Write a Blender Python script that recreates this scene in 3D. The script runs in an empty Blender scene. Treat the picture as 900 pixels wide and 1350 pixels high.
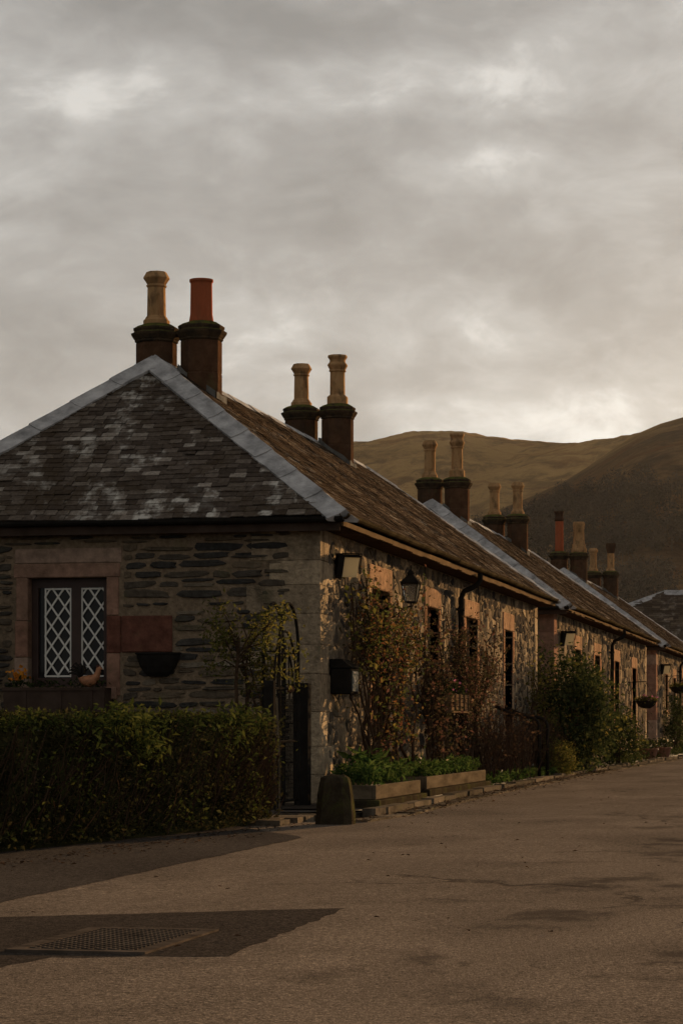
import bpy, math, random
import numpy as np
from mathutils import Vector, noise as mnoise
random.seed(7); RNG = np.random.default_rng(11)
R = math.radians
SC = bpy.context.scene; COL = SC.collection

# ------------------------------------------------------------------ camera, sky, sun, exposure
CAM_H = 0.89; F_PX = 3187.5; YAW = R(12.215)
cd = bpy.data.cameras.new('camera'); cam = bpy.data.objects.new('camera', cd); COL.objects.link(cam)
cam.location = (0, 0, CAM_H); cam.rotation_euler = (R(90), 0, YAW)
cd.sensor_fit = 'VERTICAL'; cd.sensor_height = 36; cd.lens = 85; cd.shift_y = 280 / 1350
cd.clip_start = 0.1; cd.clip_end = 20000
SC.camera = cam

SUN_EL, SUN_AZ = 6.0, 12.0            # degrees; azimuth clockwise from +Y (the row runs along +Y)
sd = bpy.data.lights.new('sun', 'SUN'); sun = bpy.data.objects.new('sun', sd); COL.objects.link(sun)
sd.energy = 4.8; sd.angle = R(0.6); sd.color = (1.0, 0.64, 0.32)
tosun = Vector((math.sin(R(SUN_AZ)) * math.cos(R(SUN_EL)), math.cos(R(SUN_AZ)) * math.cos(R(SUN_EL)), math.sin(R(SUN_EL))))
sun.rotation_euler = tosun.to_track_quat('Z', 'Y').to_euler()
SC.view_settings.view_transform = 'Standard'; SC.view_settings.look = 'None'
SC.view_settings.gamma = 1; SC.view_settings.use_curve_mapping = False
SC.view_settings.exposure = 1.5

def nd(nt, typ, **kw):
    n = nt.nodes.new(typ)
    for k, v in kw.items():
        if k in n.inputs.keys() if isinstance(k, str) else False: n.inputs[k].default_value = v
        else: setattr(n, k, v)
    return n
def ramp(nt, fac, stops, interp='LINEAR'):
    n = nt.nodes.new('ShaderNodeValToRGB'); n.color_ramp.interpolation = interp
    e = n.color_ramp.elements
    while len(e) < len(stops): e.new(0.5)
    for i, (p, c) in enumerate(stops):
        e[i].position = p
        e[i].color = (c, c, c, 1) if isinstance(c, (int, float)) else (*c, 1)
    if fac is not None: nt.links.new(fac, n.inputs[0])
    return n.outputs[0]
def mix(nt, fac, a, b, mode='MIX'):
    n = nt.nodes.new('ShaderNodeMix'); n.data_type = 'RGBA'; n.blend_type = mode
    for s, x in ((0, fac), (6, a), (7, b)):
        if isinstance(x, bpy.types.NodeSocket): nt.links.new(x, n.inputs[s])
        elif isinstance(x, (int, float)): n.inputs[s].default_value = x if s == 0 else (x, x, x, 1)
        else: n.inputs[s].default_value = (*x, 1)
    return n.outputs[2]
def mth(nt, op, a, b=0.0, c=None):
    n = nt.nodes.new('ShaderNodeMath'); n.operation = op
    for i, x in enumerate((a, b) if c is None else (a, b, c)):
        if isinstance(x, bpy.types.NodeSocket): nt.links.new(x, n.inputs[i])
        else: n.inputs[i].default_value = x
    return n.outputs[0]
def noise(nt, vec, scale, detail=4, rough=0.55, dist=0.0, mapping=None):
    if mapping is not None:
        mp = nt.nodes.new('ShaderNodeMapping'); mp.inputs['Scale'].default_value = mapping
        nt.links.new(vec, mp.inputs['Vector']); vec = mp.outputs[0]
    n = nt.nodes.new('ShaderNodeTexNoise'); n.inputs['Scale'].default_value = scale
    n.inputs['Detail'].default_value = detail; n.inputs['Roughness'].default_value = rough
    n.inputs['Distortion'].default_value = dist
    nt.links.new(vec, n.inputs['Vector']); return n.outputs[0]

W = bpy.data.worlds.new('World'); SC.world = W; W.use_nodes = True
nt = W.node_tree; nt.nodes.clear()
out = nt.nodes.new('ShaderNodeOutputWorld'); bg = nt.nodes.new('ShaderNodeBackground'); bg.inputs['Strength'].default_value = 0.112
sky = nt.nodes.new('ShaderNodeTexSky'); sky.sky_type = 'NISHITA'; sky.sun_disc = False
sky.sun_elevation = R(SUN_EL); sky.sun_rotation = R(SUN_AZ)
tc = nt.nodes.new('ShaderNodeTexCoord'); gv = tc.outputs['Generated']
sep = nt.nodes.new('ShaderNodeSeparateXYZ'); nt.links.new(gv, sep.inputs[0])
wn = nt.nodes.new('ShaderNodeTexNoise'); wn.inputs['Scale'].default_value = 9; wn.inputs['Detail'].default_value = 3
nt.links.new(gv, wn.inputs['Vector'])
wv_ = nt.nodes.new('ShaderNodeVectorMath'); wv_.operation = 'MULTIPLY_ADD'; nt.links.new(wn.outputs[1], wv_.inputs[0]); wv_.inputs[1].default_value = (.07, .07, .03); nt.links.new(gv, wv_.inputs[2])
cv = wv_.outputs[0]
big = noise(nt, cv, 1.0, 3, 0.5, 0.0, (7, 7, 17))
med = noise(nt, cv, 1.0, 7, 0.58, 0.3, (17, 17, 36))
fin = noise(nt, cv, 1.0, 7, 0.62, 0.5, (48, 48, 85))
cl = mth(nt, 'ADD', mth(nt, 'MULTIPLY', big, 0.50), mth(nt, 'ADD', mth(nt, 'MULTIPLY', med, 0.38), mth(nt, 'MULTIPLY', fin, 0.12)))
sepc = nt.nodes.new('ShaderNodeSeparateXYZ'); nt.links.new(cv, sepc.inputs[0])
azn = mth(nt, 'ARCTAN2', sepc.outputs[0], sepc.outputs[1])
# thicker and thinner parts of the overcast: (azimuth deg from the row, elevation deg, half widths deg, amount)
for az, el, sa, se, am in ((-20.2, 12.4, 3.2, .75, .075), (-17.8, 13.7, 2.2, .5, .06), (-12.0, 10.0, 2.6, 1.0, .055), (-5.2, 9.9, 1.8, 1.1, .075), (-6.2, 8.0, 4.2, .8, .10), (-15.0, 15.6, 3.6, .6, .045), (-4.6, 13.2, 1.6, .7, .04),
                            (-9.5, 14.3, 4.2, 1.0, -.045), (-17.5, 9.6, 3.4, .9, -.04), (-10.0, 11.8, 3.0, .6, -.03), (-12, 17.5, 9, 1.2, -.05)):
    da = mth(nt, 'DIVIDE', mth(nt, 'SUBTRACT', azn, R(az)), R(sa)); de = mth(nt, 'DIVIDE', mth(nt, 'SUBTRACT', sepc.outputs[2], math.sin(R(el))), R(se))
    q = mth(nt, 'MULTIPLY', mth(nt, 'ADD', mth(nt, 'MULTIPLY', da, da), mth(nt, 'MULTIPLY', de, de)), -1.0)
    cl = mth(nt, 'ADD', cl, mth(nt, 'MULTIPLY', mth(nt, 'EXPONENT', q), am))
dens = ramp(nt, cl, [(0.39, 0.0), (0.47, 0.30), (0.54, 0.58), (0.63, 1.0)])
grey = ramp(nt, dens, [(0.0, (0.93, 0.905, 0.87)), (0.35, (1.18, 1.15, 1.10)), (0.7, (1.56, 1.53, 1.46)), (1.0, (2.2, 2.15, 2.04))])
elev = ramp(nt, sep.outputs[2], [(0.0, 1.25), (0.10, 1.20), (0.15, 1.06), (0.20, 1.0), (0.27, 0.94), (0.31, 0.86), (0.45, 0.85), (1.0, 0.80)])
cloud = mix(nt, 1.0, grey, elev, 'MULTIPLY')
dotn = nt.nodes.new('ShaderNodeVectorMath'); dotn.operation = 'DOT_PRODUCT'
nt.links.new(gv, dotn.inputs[0]); dotn.inputs[1].default_value = tuple(tosun)
dn = mth(nt, 'MULTIPLY_ADD', dotn.outputs['Value'], 0.5, 0.5)
glow = ramp(nt, dn, [(0.0, 0.95), (0.5, 0.92), (0.85, 0.95), (0.95, 1.0), (1.0, 1.06)])
cloud = mix(nt, 1.0, cloud, glow, 'MULTIPLY')
fin_c = mix(nt, 0.975, sky.outputs[0], cloud)
nt.links.new(fin_c, bg.inputs[0]); nt.links.new(bg.outputs[0], out.inputs[0])

# ------------------------------------------------------------------ materials
def newmat(name):
    m = bpy.data.materials.new(name); m.use_nodes = True; t = m.node_tree
    p = t.nodes['Principled BSDF']; return m, t, p
def pos(t): return t.nodes.new('ShaderNodeNewGeometry').outputs['Position']
def island(t): return t.nodes.new('ShaderNodeNewGeometry').outputs['Random Per Island']
def bump(t, p, h, strength=0.5, dist=0.01):
    b = t.nodes.new('ShaderNodeBump'); b.inputs['Strength'].default_value = strength; b.inputs['Distance'].default_value = dist
    t.links.new(h, b.inputs['Height']); t.links.new(b.outputs[0], p.inputs['Normal'])
def simple(name, col, rough=0.6, var=0.25, nscale=8.0, bstr=0.2, bdist=0.005, metal=0.0, mapping=None, spec=0.22):
    m, t, p = newmat(name); g = pos(t)
    n = noise(t, g, nscale, 5, 0.6, 0.2, mapping)
    c = mix(t, ramp(t, n, [(0.3, 0.0), (0.7, 1.0)]), tuple(x * (1 - var) for x in col), tuple(min(1, x * (1 + var)) for x in col))
    t.links.new(c, p.inputs['Base Color']); p.inputs['Roughness'].default_value = rough; p.inputs['Metallic'].default_value = metal; p.inputs['Specular IOR Level'].default_value = spec if spec > .1 else 0.0
    if bstr: bump(t, p, noise(t, g, nscale * 5, 4, 0.6), bstr, bdist)
    return m
M = {}
def stone_mat(name, stops, dirt=0.5, nscale=14, rug=0.02):
    m, t, p = newmat(name); g = pos(t)
    c = ramp(t, island(t), stops, 'LINEAR')
    n = noise(t, g, nscale, 6, 0.65)
    c = mix(t, 1.0, c, ramp(t, n, [(0.28, 0.55), (0.72, 1.3)]), 'MULTIPLY')
    st = noise(t, g, 1.6, 5, 0.6, 0.4, (1, 1, 0.45))
    c = mix(t, mth(t, 'MULTIPLY', ramp(t, st, [(0.5, 0.0), (0.68, 1.0)]), dirt), c, (0.035, 0.028, 0.02))
    gr = noise(t, g, 3.3, 4, 0.6)
    c = mix(t, mth(t, 'MULTIPLY', ramp(t, gr, [(0.58, 0.0), (0.72, 1.0)]), 0.35), c, (0.10, 0.10, 0.045))
    t.links.new(c, p.inputs['Base Color']); p.inputs['Roughness'].default_value = 1.0; p.inputs['Specular IOR Level'].default_value = 0.0
    bump(t, p, mth(t, 'ADD', n, mth(t, 'MULTIPLY', noise(t, g, 70, 4, 0.6), 0.35)), 0.9, rug)
    return m
M['rubble'] = stone_mat('rubble_stone', [(0, (0.045, 0.041, 0.038)), (0.35, (0.105, 0.086, 0.066)), (0.6, (0.165, 0.128, 0.088)), (0.85, (0.25, 0.19, 0.125)), (1, (0.38, 0.295, 0.19))])
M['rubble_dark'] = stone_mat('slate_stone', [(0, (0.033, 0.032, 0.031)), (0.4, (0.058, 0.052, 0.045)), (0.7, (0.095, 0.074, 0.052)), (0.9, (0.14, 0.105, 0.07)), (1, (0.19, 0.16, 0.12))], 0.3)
M['mortar'] = stone_mat('mortar', [(0, (0.27, 0.205, 0.135)), (1, (0.27, 0.205, 0.135))], 0.5, 22)
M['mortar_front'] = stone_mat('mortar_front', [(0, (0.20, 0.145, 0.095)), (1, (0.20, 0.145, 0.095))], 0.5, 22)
M['dressed'] = stone_mat('dressed_sandstone', [(0, (0.26, 0.14, 0.08)), (0.4, (0.34, 0.19, 0.11)), (0.7, (0.33, 0.22, 0.14)), (1, (0.42, 0.30, 0.19))], 0.5, 9)
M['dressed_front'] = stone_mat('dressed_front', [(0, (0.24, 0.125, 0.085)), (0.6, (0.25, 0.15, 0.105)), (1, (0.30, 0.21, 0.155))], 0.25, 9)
M['quoin'] = stone_mat('quoin_stone', [(0, (0.27, 0.205, 0.135)), (1, (0.42, 0.325, 0.215))], 0.7, 16, 0.05)
M['redstone'] = stone_mat('red_sandstone', [(0, (0.125, 0.052, 0.036)), (1, (0.125, 0.052, 0.036))], 0.15, 9)
M['stack'] = stone_mat('chimney_stone', [(0, (0.060, 0.032, 0.019)), (1, (0.10, 0.053, 0.030))], 0.8, 7)
M['kerbstone'] = stone_mat('kerb_stone', [(0, (0.07, 0.058, 0.043)), (1, (0.15, 0.12, 0.088))], 0.7, 12)

def mat_moss_cap():
    m, t, p = newmat('mossy_cap_stone'); g = pos(t)
    c = mix(t, ramp(t, noise(t, g, 9, 5, 0.6), [(0.35, 0), (0.65, 1)]), (0.075, 0.05, 0.03), (0.03, 0.024, 0.018))
    gn = t.nodes.new('ShaderNodeNewGeometry'); sp = t.nodes.new('ShaderNodeSeparateXYZ'); t.links.new(gn.outputs['Normal'], sp.inputs[0])
    up = mth(t, 'MULTIPLY', ramp(t, sp.outputs[2], [(0.2, 0), (0.7, 1)]), ramp(t, noise(t, g, 12, 4, 0.6), [(0.35, 0), (0.55, 1)]))
    c = mix(t, up, c, (0.085, 0.085, 0.022))
    t.links.new(c, p.inputs['Base Color']); p.inputs['Roughness'].default_value = 1.0; p.inputs['Specular IOR Level'].default_value = 0.0
    bump(t, p, noise(t, g, 40, 5, 0.65), 0.9, 0.015); return m
M['cap'] = mat_moss_cap()
def mat_pot(name, a, b, soot=0.6):
    m, t, p = newmat(name); g = pos(t)
    n = noise(t, g, 5, 6, 0.65, 0.5, (1.6, 1.6, 0.55))
    c = mix(t, ramp(t, n, [(0.35, 0), (0.65, 1)]), a, b)
    s = noise(t, g, 9, 4, 0.6, 0.3, (1, 1, 0.5))
    c = mix(t, mth(t, 'MULTIPLY', ramp(t, s, [(0.5, 0), (0.66, 1)]), soot), c, (0.05, 0.035, 0.022))
    t.links.new(c, p.inputs['Base Color']); p.inputs['Roughness'].default_value = 0.85; p.inputs['Specular IOR Level'].default_value = 0.0
    bump(t, p, noise(t, g, 55, 4, 0.6), 0.4, 0.006); return m
M['pot_buff'] = mat_pot('buff_fireclay', (0.27, 0.15, 0.066), (0.40, 0.24, 0.115), 0.6)
M['pot_red'] = mat_pot('terracotta', (0.26, 0.072, 0.032), (0.32, 0.092, 0.042), 0.2)
M['pot_soot'] = mat_pot('sooty_clay', (0.05, 0.03, 0.02), (0.09, 0.05, 0.03), 0.6)

def mat_slate(name, base, lich):
    m, t, p = newmat(name); g = pos(t)
    c = ramp(t, island(t), base)
    fine = noise(t, g, 26, 5, 0.65)
    c = mix(t, 1.0, c, ramp(t, fine, [(0.3, 0.6), (0.7, 1.35)]), 'MULTIPLY')
    moss = noise(t, g, 1.4, 6, 0.65, 0.6)
    c = mix(t, mth(t, 'MULTIPLY', ramp(t, moss, [(0.48, 0), (0.6, 1)]), 0.6), c, (0.045, 0.031, 0.019))
    big = noise(t, g, 1.1, 5, 0.65, 0.3, (1.7, 1.0, 0.8))
    lm = mth(t, 'MULTIPLY', ramp(t, big, [(0.52, 0), (0.60, 1)]), ramp(t, noise(t, g, 7, 5, 0.65), [(0.42, 0), (0.56, 1)]))
    lm = mth(t, 'MULTIPLY', lm, ramp(t, island(t), [(0.25, 0.15), (0.6, 1.0)]))
    sx_ = t.nodes.new('ShaderNodeSeparateXYZ'); t.links.new(g, sx_.inputs[0])
    lm = mth(t, 'MULTIPLY', lm, ramp(t, mth(t, 'MULTIPLY_ADD', sx_.outputs[0], 0.25, 2.6), [(0.25, 0.4), (0.75, 1.0)]))
    c = mix(t, mth(t, 'MULTIPLY', lm, lich), c, (0.46, 0.43, 0.38))
    t.links.new(c, p.inputs['Base Color']); p.inputs['Roughness'].default_value = 0.9
    p.inputs['Specular IOR Level'].default_value = 0.0
    bump(t, p, mth(t, 'ADD', noise(t, g, 30, 5, 0.65), mth(t, 'MULTIPLY', noise(t, g, 7, 3, 0.5), 0.6)), 0.8, 0.012); return m
M['slate'] = mat_slate('roof_slate', [(0, (0.050, 0.038, 0.030)), (0.5, (0.082, 0.064, 0.051)), (0.85, (0.115, 0.092, 0.074)), (1, (0.24, 0.205, 0.17))], 0.95)
M['slate_road'] = mat_slate('roof_slate_weathered', [(0, (0.048, 0.034, 0.024)), (0.5, (0.070, 0.050, 0.035)), (0.9, (0.098, 0.072, 0.050)), (1, (0.17, 0.13, 0.092))], 0.3)
M['roof_under'] = simple('roof_sarking', (0.02, 0.017, 0.014), 0.9)
M['lead'] = simple('lead_sheet', (0.32, 0.308, 0.302), 0.7, 0.45, 4.5, 0.6, 0.02, spec=0.05)
M['flash'] = simple('old_lead_flashing', (0.12, 0.115, 0.105), 0.8, 0.45, 6, 0.4, 0.01, spec=0.02)
M['fascia'] = simple('weathered_board', (0.135, 0.092, 0.053), 0.95, 0.3, 5, 0.4, 0.006, mapping=(1, 0.3, 1), spec=0.03)
M['darkboard'] = simple('dark_painted_board', (0.05, 0.034, 0.026), 0.8, 0.3, 5, 0.3, spec=0.06)
M['iron'] = simple('black_iron', (0.018, 0.016, 0.014), 1.0, 0.3, 9, 0.25, 0.003, spec=0.01)
M['gutter'] = simple('mossy_iron_gutter', (0.055, 0.042, 0.024), 0.95, 0.5, 3.5, 0.5, 0.01, spec=0.0)
M['frame'] = simple('maroon_frame_paint', (0.040, 0.022, 0.017), 0.5, 0.2, 6, 0.15)
M['door'] = simple('maroon_door_paint', (0.055, 0.026, 0.020), 0.55, 0.25, 6, 0.2, mapping=(1, 1, 0.2))
M['white'] = simple('white_lattice_paint', (0.58, 0.555, 0.50), 0.5, 0.08, 12, 0.1)
M['brass'] = simple('dull_brass', (0.35, 0.24, 0.09), 0.35, 0.2, 9, 0, metal=0.8)
m, t, p = newmat('dark_window_glass'); p.inputs['Base Color'].default_value = (0.012, 0.012, 0.013, 1); p.inputs['Roughness'].default_value = 0.06
p.inputs['Specular IOR Level'].default_value = 0.12
bump(t, p, noise(t, pos(t), 3.5, 2, 0.5), 0.08, 0.02); M['glass'] = m
m, t, p = newmat('clear_lantern_glass'); p.inputs['Base Color'].default_value = (0.8, 0.8, 0.75, 1); p.inputs['Roughness'].default_value = 0.08
p.inputs['Transmission Weight'].default_value = 0.9; M['lglass'] = m
m, t, p = newmat('flood_lens'); p.inputs['Base Color'].default_value = (0.6, 0.57, 0.46, 1); p.inputs['Roughness'].default_value = 0.3; p.inputs['Specular IOR Level'].default_value = 0.1
tr = t.nodes.new('ShaderNodeBsdfTranslucent'); tr.inputs[0].default_value = (0.42, 0.39, 0.29, 1); mx = t.nodes.new('ShaderNodeMixShader'); mx.inputs[0].default_value = 0.45
t.links.new(p.outputs[0], mx.inputs[1]); t.links.new(tr.outputs[0], mx.inputs[2]); t.links.new(mx.outputs[0], t.nodes['Material Output'].inputs[0]); M['lens'] = m
M['planter_wood'] = simple('weathered_planter_wood', (0.105, 0.080, 0.052), 0.95, 0.4, 4, 0.6, 0.01, mapping=(1, 0.4, 2.5), spec=0.02)
M['trellis_wood'] = simple('grey_trellis_wood', (0.13, 0.085, 0.05), 0.95, 0.3, 6, 0.4, spec=0.03)
M['soil'] = simple('dark_soil', (0.035, 0.024, 0.015), 0.95, 0.5, 6, 0.9, 0.03)
M['bark'] = simple('brown_bark', (0.055, 0.035, 0.022), 1.0, 0.4, 14, 0.7, 0.01, spec=0.0)
M['twig_red'] = simple('red_brown_twig', (0.058, 0.036, 0.023), 1.0, 0.4, 14, 0, spec=0.0)
M['terracotta_pot'] = simple('clay_plant_pot', (0.16, 0.07, 0.04), 0.75, 0.25, 8, 0.3)
M['greybox'] = simple('grey_painted_metal', (0.10, 0.105, 0.10), 0.9, 0.2, 8, 0.1, spec=0.02)
M['latch'] = simple('worn_pale_latch', (0.32, 0.31, 0.29), 0.9, 0.2, 8, 0.1, spec=0.02)
M['boulder'] = stone_mat('boulder_stone', [(0, (0.10, 0.075, 0.06)), (1, (0.12, 0.09, 0.07))], 0.4, 8)

m, t, p = newmat('mossy_stone'); g = pos(t)
c = mix(t, ramp(t, noise(t, g, 7, 5, .6), [(.35, 0), (.65, 1)]), (.026, .020, .013), (.046, .036, .023))
c = mix(t, ramp(t, noise(t, g, 4.5, 5, .65, .5, (1, 1, .5)), [(.52, 0), (.66, 1)]), c, (.055, .053, .019))
t.links.new(c, p.inputs['Base Color']); p.inputs['Roughness'].default_value = 1.0; p.inputs['Specular IOR Level'].default_value = 0.0; bump(t, p, noise(t, g, 30, 5, .65), .8, .015); M['mossy_stone'] = m
def leafmat(name, stops, trans=0.3, rough=0.5):
    m, t, p = newmat(name); g = pos(t)
    c = ramp(t, island(t), stops)
    c = mix(t, 1.0, c, ramp(t, noise(t, g, 2.2, 3, 0.5), [(0.3, 0.6), (0.7, 1.35)]), 'MULTIPLY')
    t.links.new(c, p.inputs['Base Color']); p.inputs['Roughness'].default_value = rough
    p.inputs['Specular IOR Level'].default_value = 0.0
    tr = t.nodes.new('ShaderNodeBsdfTranslucent'); t.links.new(c, tr.inputs[0])
    mx = t.nodes.new('ShaderNodeMixShader'); mx.inputs[0].default_value = trans
    t.links.new(p.outputs[0], mx.inputs[1]); t.links.new(tr.outputs[0], mx.inputs[2])
    t.links.new(mx.outputs[0], t.nodes['Material Output'].inputs[0]); return m
M['leaf_rose'] = leafmat('rose_leaves', [(0, (0.025, 0.036, 0.012)), (0.45, (0.06, 0.065, 0.02)), (0.65, (0.12, 0.085, 0.026)), (0.85, (0.13, 0.055, 0.024)), (1, (0.07, 0.03, 0.02))])
M['leaf_rose_red'] = leafmat('dark_red_leaves', [(0, (0.020, 0.022, 0.011)), (0.45, (0.040, 0.031, 0.018)), (0.8, (0.056, 0.030, 0.021)), (1, (0.095, 0.047, 0.037))])
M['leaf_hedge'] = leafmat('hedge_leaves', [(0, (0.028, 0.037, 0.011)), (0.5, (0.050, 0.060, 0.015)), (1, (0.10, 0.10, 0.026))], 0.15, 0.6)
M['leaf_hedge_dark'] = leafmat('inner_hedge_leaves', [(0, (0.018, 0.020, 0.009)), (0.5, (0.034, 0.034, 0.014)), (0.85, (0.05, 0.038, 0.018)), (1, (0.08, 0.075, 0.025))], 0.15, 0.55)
M['leaf_bush'] = leafmat('bush_leaves', [(0, (0.016, 0.022, 0.009)), (0.6, (0.032, 0.040, 0.015)), (1, (0.065, 0.068, 0.026))], 0.2, 0.4)
M['leaf_yellow'] = leafmat('golden_green_leaves', [(0, (0.045, 0.050, 0.014)), (0.6, (0.088, 0.082, 0.022)), (1, (0.14, 0.11, 0.03))])
M['leaf_bed'] = leafmat('bedding_leaves', [(0, (0.022, 0.042, 0.012)), (0.5, (0.042, 0.072, 0.018)), (1, (0.08, 0.105, 0.03))], 0.2, 0.45)
M['leaf_brown'] = leafmat('dead_brown_leaves', [(0, (0.024, 0.016, 0.011)), (0.6, (0.046, 0.029, 0.019)), (1, (0.085, 0.05, 0.03))], 0.2, 0.7)
M['flower_orange'] = leafmat('orange_petals', [(0, (0.45, 0.14, 0.02)), (1, (0.6, 0.26, 0.03))])
M['flower_pale'] = leafmat('pale_petals', [(0, (0.5, 0.4, 0.25)), (1, (0.65, 0.6, 0.5))])
M['flower_pink'] = leafmat('purple_petals', [(0, (0.2, 0.06, 0.13)), (1, (0.35, 0.12, 0.22))])
M['wood_far'] = simple('bare_woodland', (0.075, 0.060, 0.045), 0.9, 0.35, 0.01, 0)

def mat_asphalt(name, base, stain, aggr=1.0, stains=True):
    m, t, p = newmat(name); g = pos(t)
    a = noise(t, g, 120, 3, 0.7); b = noise(t, g, 38, 4, 0.65)
    c = mix(t, 1.0, base, ramp(t, a, [(0.3, 0.40), (0.5, 0.92), (0.68, 2.1)]), 'MULTIPLY')
    c = mix(t, 1.0, c, ramp(t, b, [(0.3, 0.55), (0.7, 1.5)]), 'MULTIPLY')
    c = mix(t, 1.0, c, ramp(t, noise(t, g, 0.55, 5, 0.6, 0.5, (1.6, 0.7, 1)), [(0.3, 0.75), (0.7, 1.2)]), 'MULTIPLY')
    if stains:
        s = noise(t, g, 1.0, 9, 0.70, 0.15, (1.1, 0.75, 1))
        sx = t.nodes.new('ShaderNodeSeparateXYZ'); t.links.new(g, sx.inputs[0])
        lane = ramp(t, mth(t, 'ADD', mth(t, 'MULTIPLY', sx.outputs[0], 0.1), 0.5), [(0.12, 0.0), (0.26, 0.25), (0.36, 1.0), (0.7, 0.6)])
        sm = mth(t, 'MULTIPLY', ramp(t, s, [(0.52, 0), (0.62, 1)]), lane)
        c = mix(t, mth(t, 'MULTIPLY', sm, 0.75), c, stain)
        # thin cracks
        v = t.nodes.new('ShaderNodeTexVoronoi'); v.feature = 'DISTANCE_TO_EDGE'; v.inputs['Scale'].default_value = 0.35
        wv = t.nodes.new('ShaderNodeVectorMath'); wv.operation = 'ADD'
        nv = t.nodes.new('ShaderNodeTexNoise'); nv.inputs['Scale'].default_value = 1.4; nv.inputs['Detail'].default_value = 5
        t.links.new(g, nv.inputs['Vector']); t.links.new(g, wv.inputs[0]); t.links.new(nv.outputs[1], wv.inputs[1]); t.links.new(wv.outputs[0], v.inputs['Vector'])
        cr = mth(t, 'MULTIPLY', ramp(t, v.outputs['Distance'], [(0.0, 1.0), (0.006, 0.7), (0.014, 0.0)]), ramp(t, noise(t, g, 0.3, 3), [(0.5, 0), (0.58, 1)]))
        c = mix(t, mth(t, 'MULTIPLY', cr, 0.6), c, (0.02, 0.016, 0.013))
        hgt = mth(t, 'SUBTRACT', a, mth(t, 'MULTIPLY', cr, 1.2))
    else: hgt = a
    t.links.new(c, p.inputs['Base Color']); p.inputs['Roughness'].default_value = 1.0; p.inputs['Specular IOR Level'].default_value = 0.0
    bump(t, p, mth(t, 'ADD', hgt, mth(t, 'MULTIPLY', b, 0.8)), 0.55 * aggr, 0.012); return m
M['asphalt'] = mat_asphalt('worn_asphalt', (0.122, 0.098, 0.078), (0.042, 0.034, 0.028))
M['asphalt_dark'] = mat_asphalt('dark_asphalt', (0.042, 0.034, 0.028), (0.02, 0.02, 0.02), 0.5, False)
M['asphalt_foot'] = mat_asphalt('footway_asphalt', (0.050, 0.042, 0.036), (0.02, 0.02, 0.02), 0.5, False)

def mat_ground():
    m, t, p = newmat('rough_grass'); g = pos(t)
    c = mix(t, ramp(t, noise(t, g, 0.6, 6, 0.6), [(0.35, 0), (0.65, 1)]), (0.03, 0.034, 0.014), (0.06, 0.05, 0.025))
    t.links.new(c, p.inputs['Base Color']); p.inputs['Roughness'].default_value = 1.0; p.inputs['Specular IOR Level'].default_value = 0.0; return m
M['grass'] = mat_ground()
def mat_hill():
    m, t, p = newmat('moor_hillside'); g = pos(t)
    n1 = noise(t, g, 0.007, 8, 0.66, 0.8, (1, .6, 1)); n2 = noise(t, g, 0.028, 7, 0.68, 0.5, (1, .5, 1)); n3 = noise(t, g, 0.16, 5, 0.68)
    c = mix(t, ramp(t, n1, [(0.38, 0), (0.6, 1)]), (0.125, 0.078, 0.046), (0.27, 0.175, 0.09))
    c = mix(t, mth(t, 'MULTIPLY', ramp(t, n2, [(0.5, 0), (0.62, 1)]), 0.7), c, (0.095, 0.07, 0.05))
    c = mix(t, 1.0, c, ramp(t, n3, [(0.3, 0.7), (0.7, 1.25)]), 'MULTIPLY')
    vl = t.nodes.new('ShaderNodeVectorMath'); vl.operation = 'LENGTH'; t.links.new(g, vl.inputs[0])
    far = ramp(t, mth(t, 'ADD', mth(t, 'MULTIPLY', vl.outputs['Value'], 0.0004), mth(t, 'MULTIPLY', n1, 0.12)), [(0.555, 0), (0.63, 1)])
    c = mix(t, mth(t, 'MULTIPLY', far, 0.65), c, (0.46, 0.285, 0.115))  # golden grass of the far ridge, with its sunlit tone put into the colour
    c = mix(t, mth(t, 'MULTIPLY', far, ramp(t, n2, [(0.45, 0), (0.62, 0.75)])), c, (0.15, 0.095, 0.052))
    # rusty bracken on the right-hand slopes, grey-brown wood on the low ground
    c = mix(t, mth(t, 'MULTIPLY', ramp(t, noise(t, g, 0.011, 7, 0.65, 0.8), [(0.52, 0), (0.6, 1)]), 0.5), c, (0.18, 0.085, 0.042))
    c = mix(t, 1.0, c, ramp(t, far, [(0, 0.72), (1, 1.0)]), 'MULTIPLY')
    t.links.new(c, p.inputs['Base Color']); p.inputs['Roughness'].default_value = 0.95; p.inputs['Specular IOR Level'].default_value = 0.0
    bump(t, p, mth(t, 'ADD', n3, mth(t, 'MULTIPLY', n2, 2.0)), 0.7, 8.0); return m
M['hill'] = mat_hill()

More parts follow.
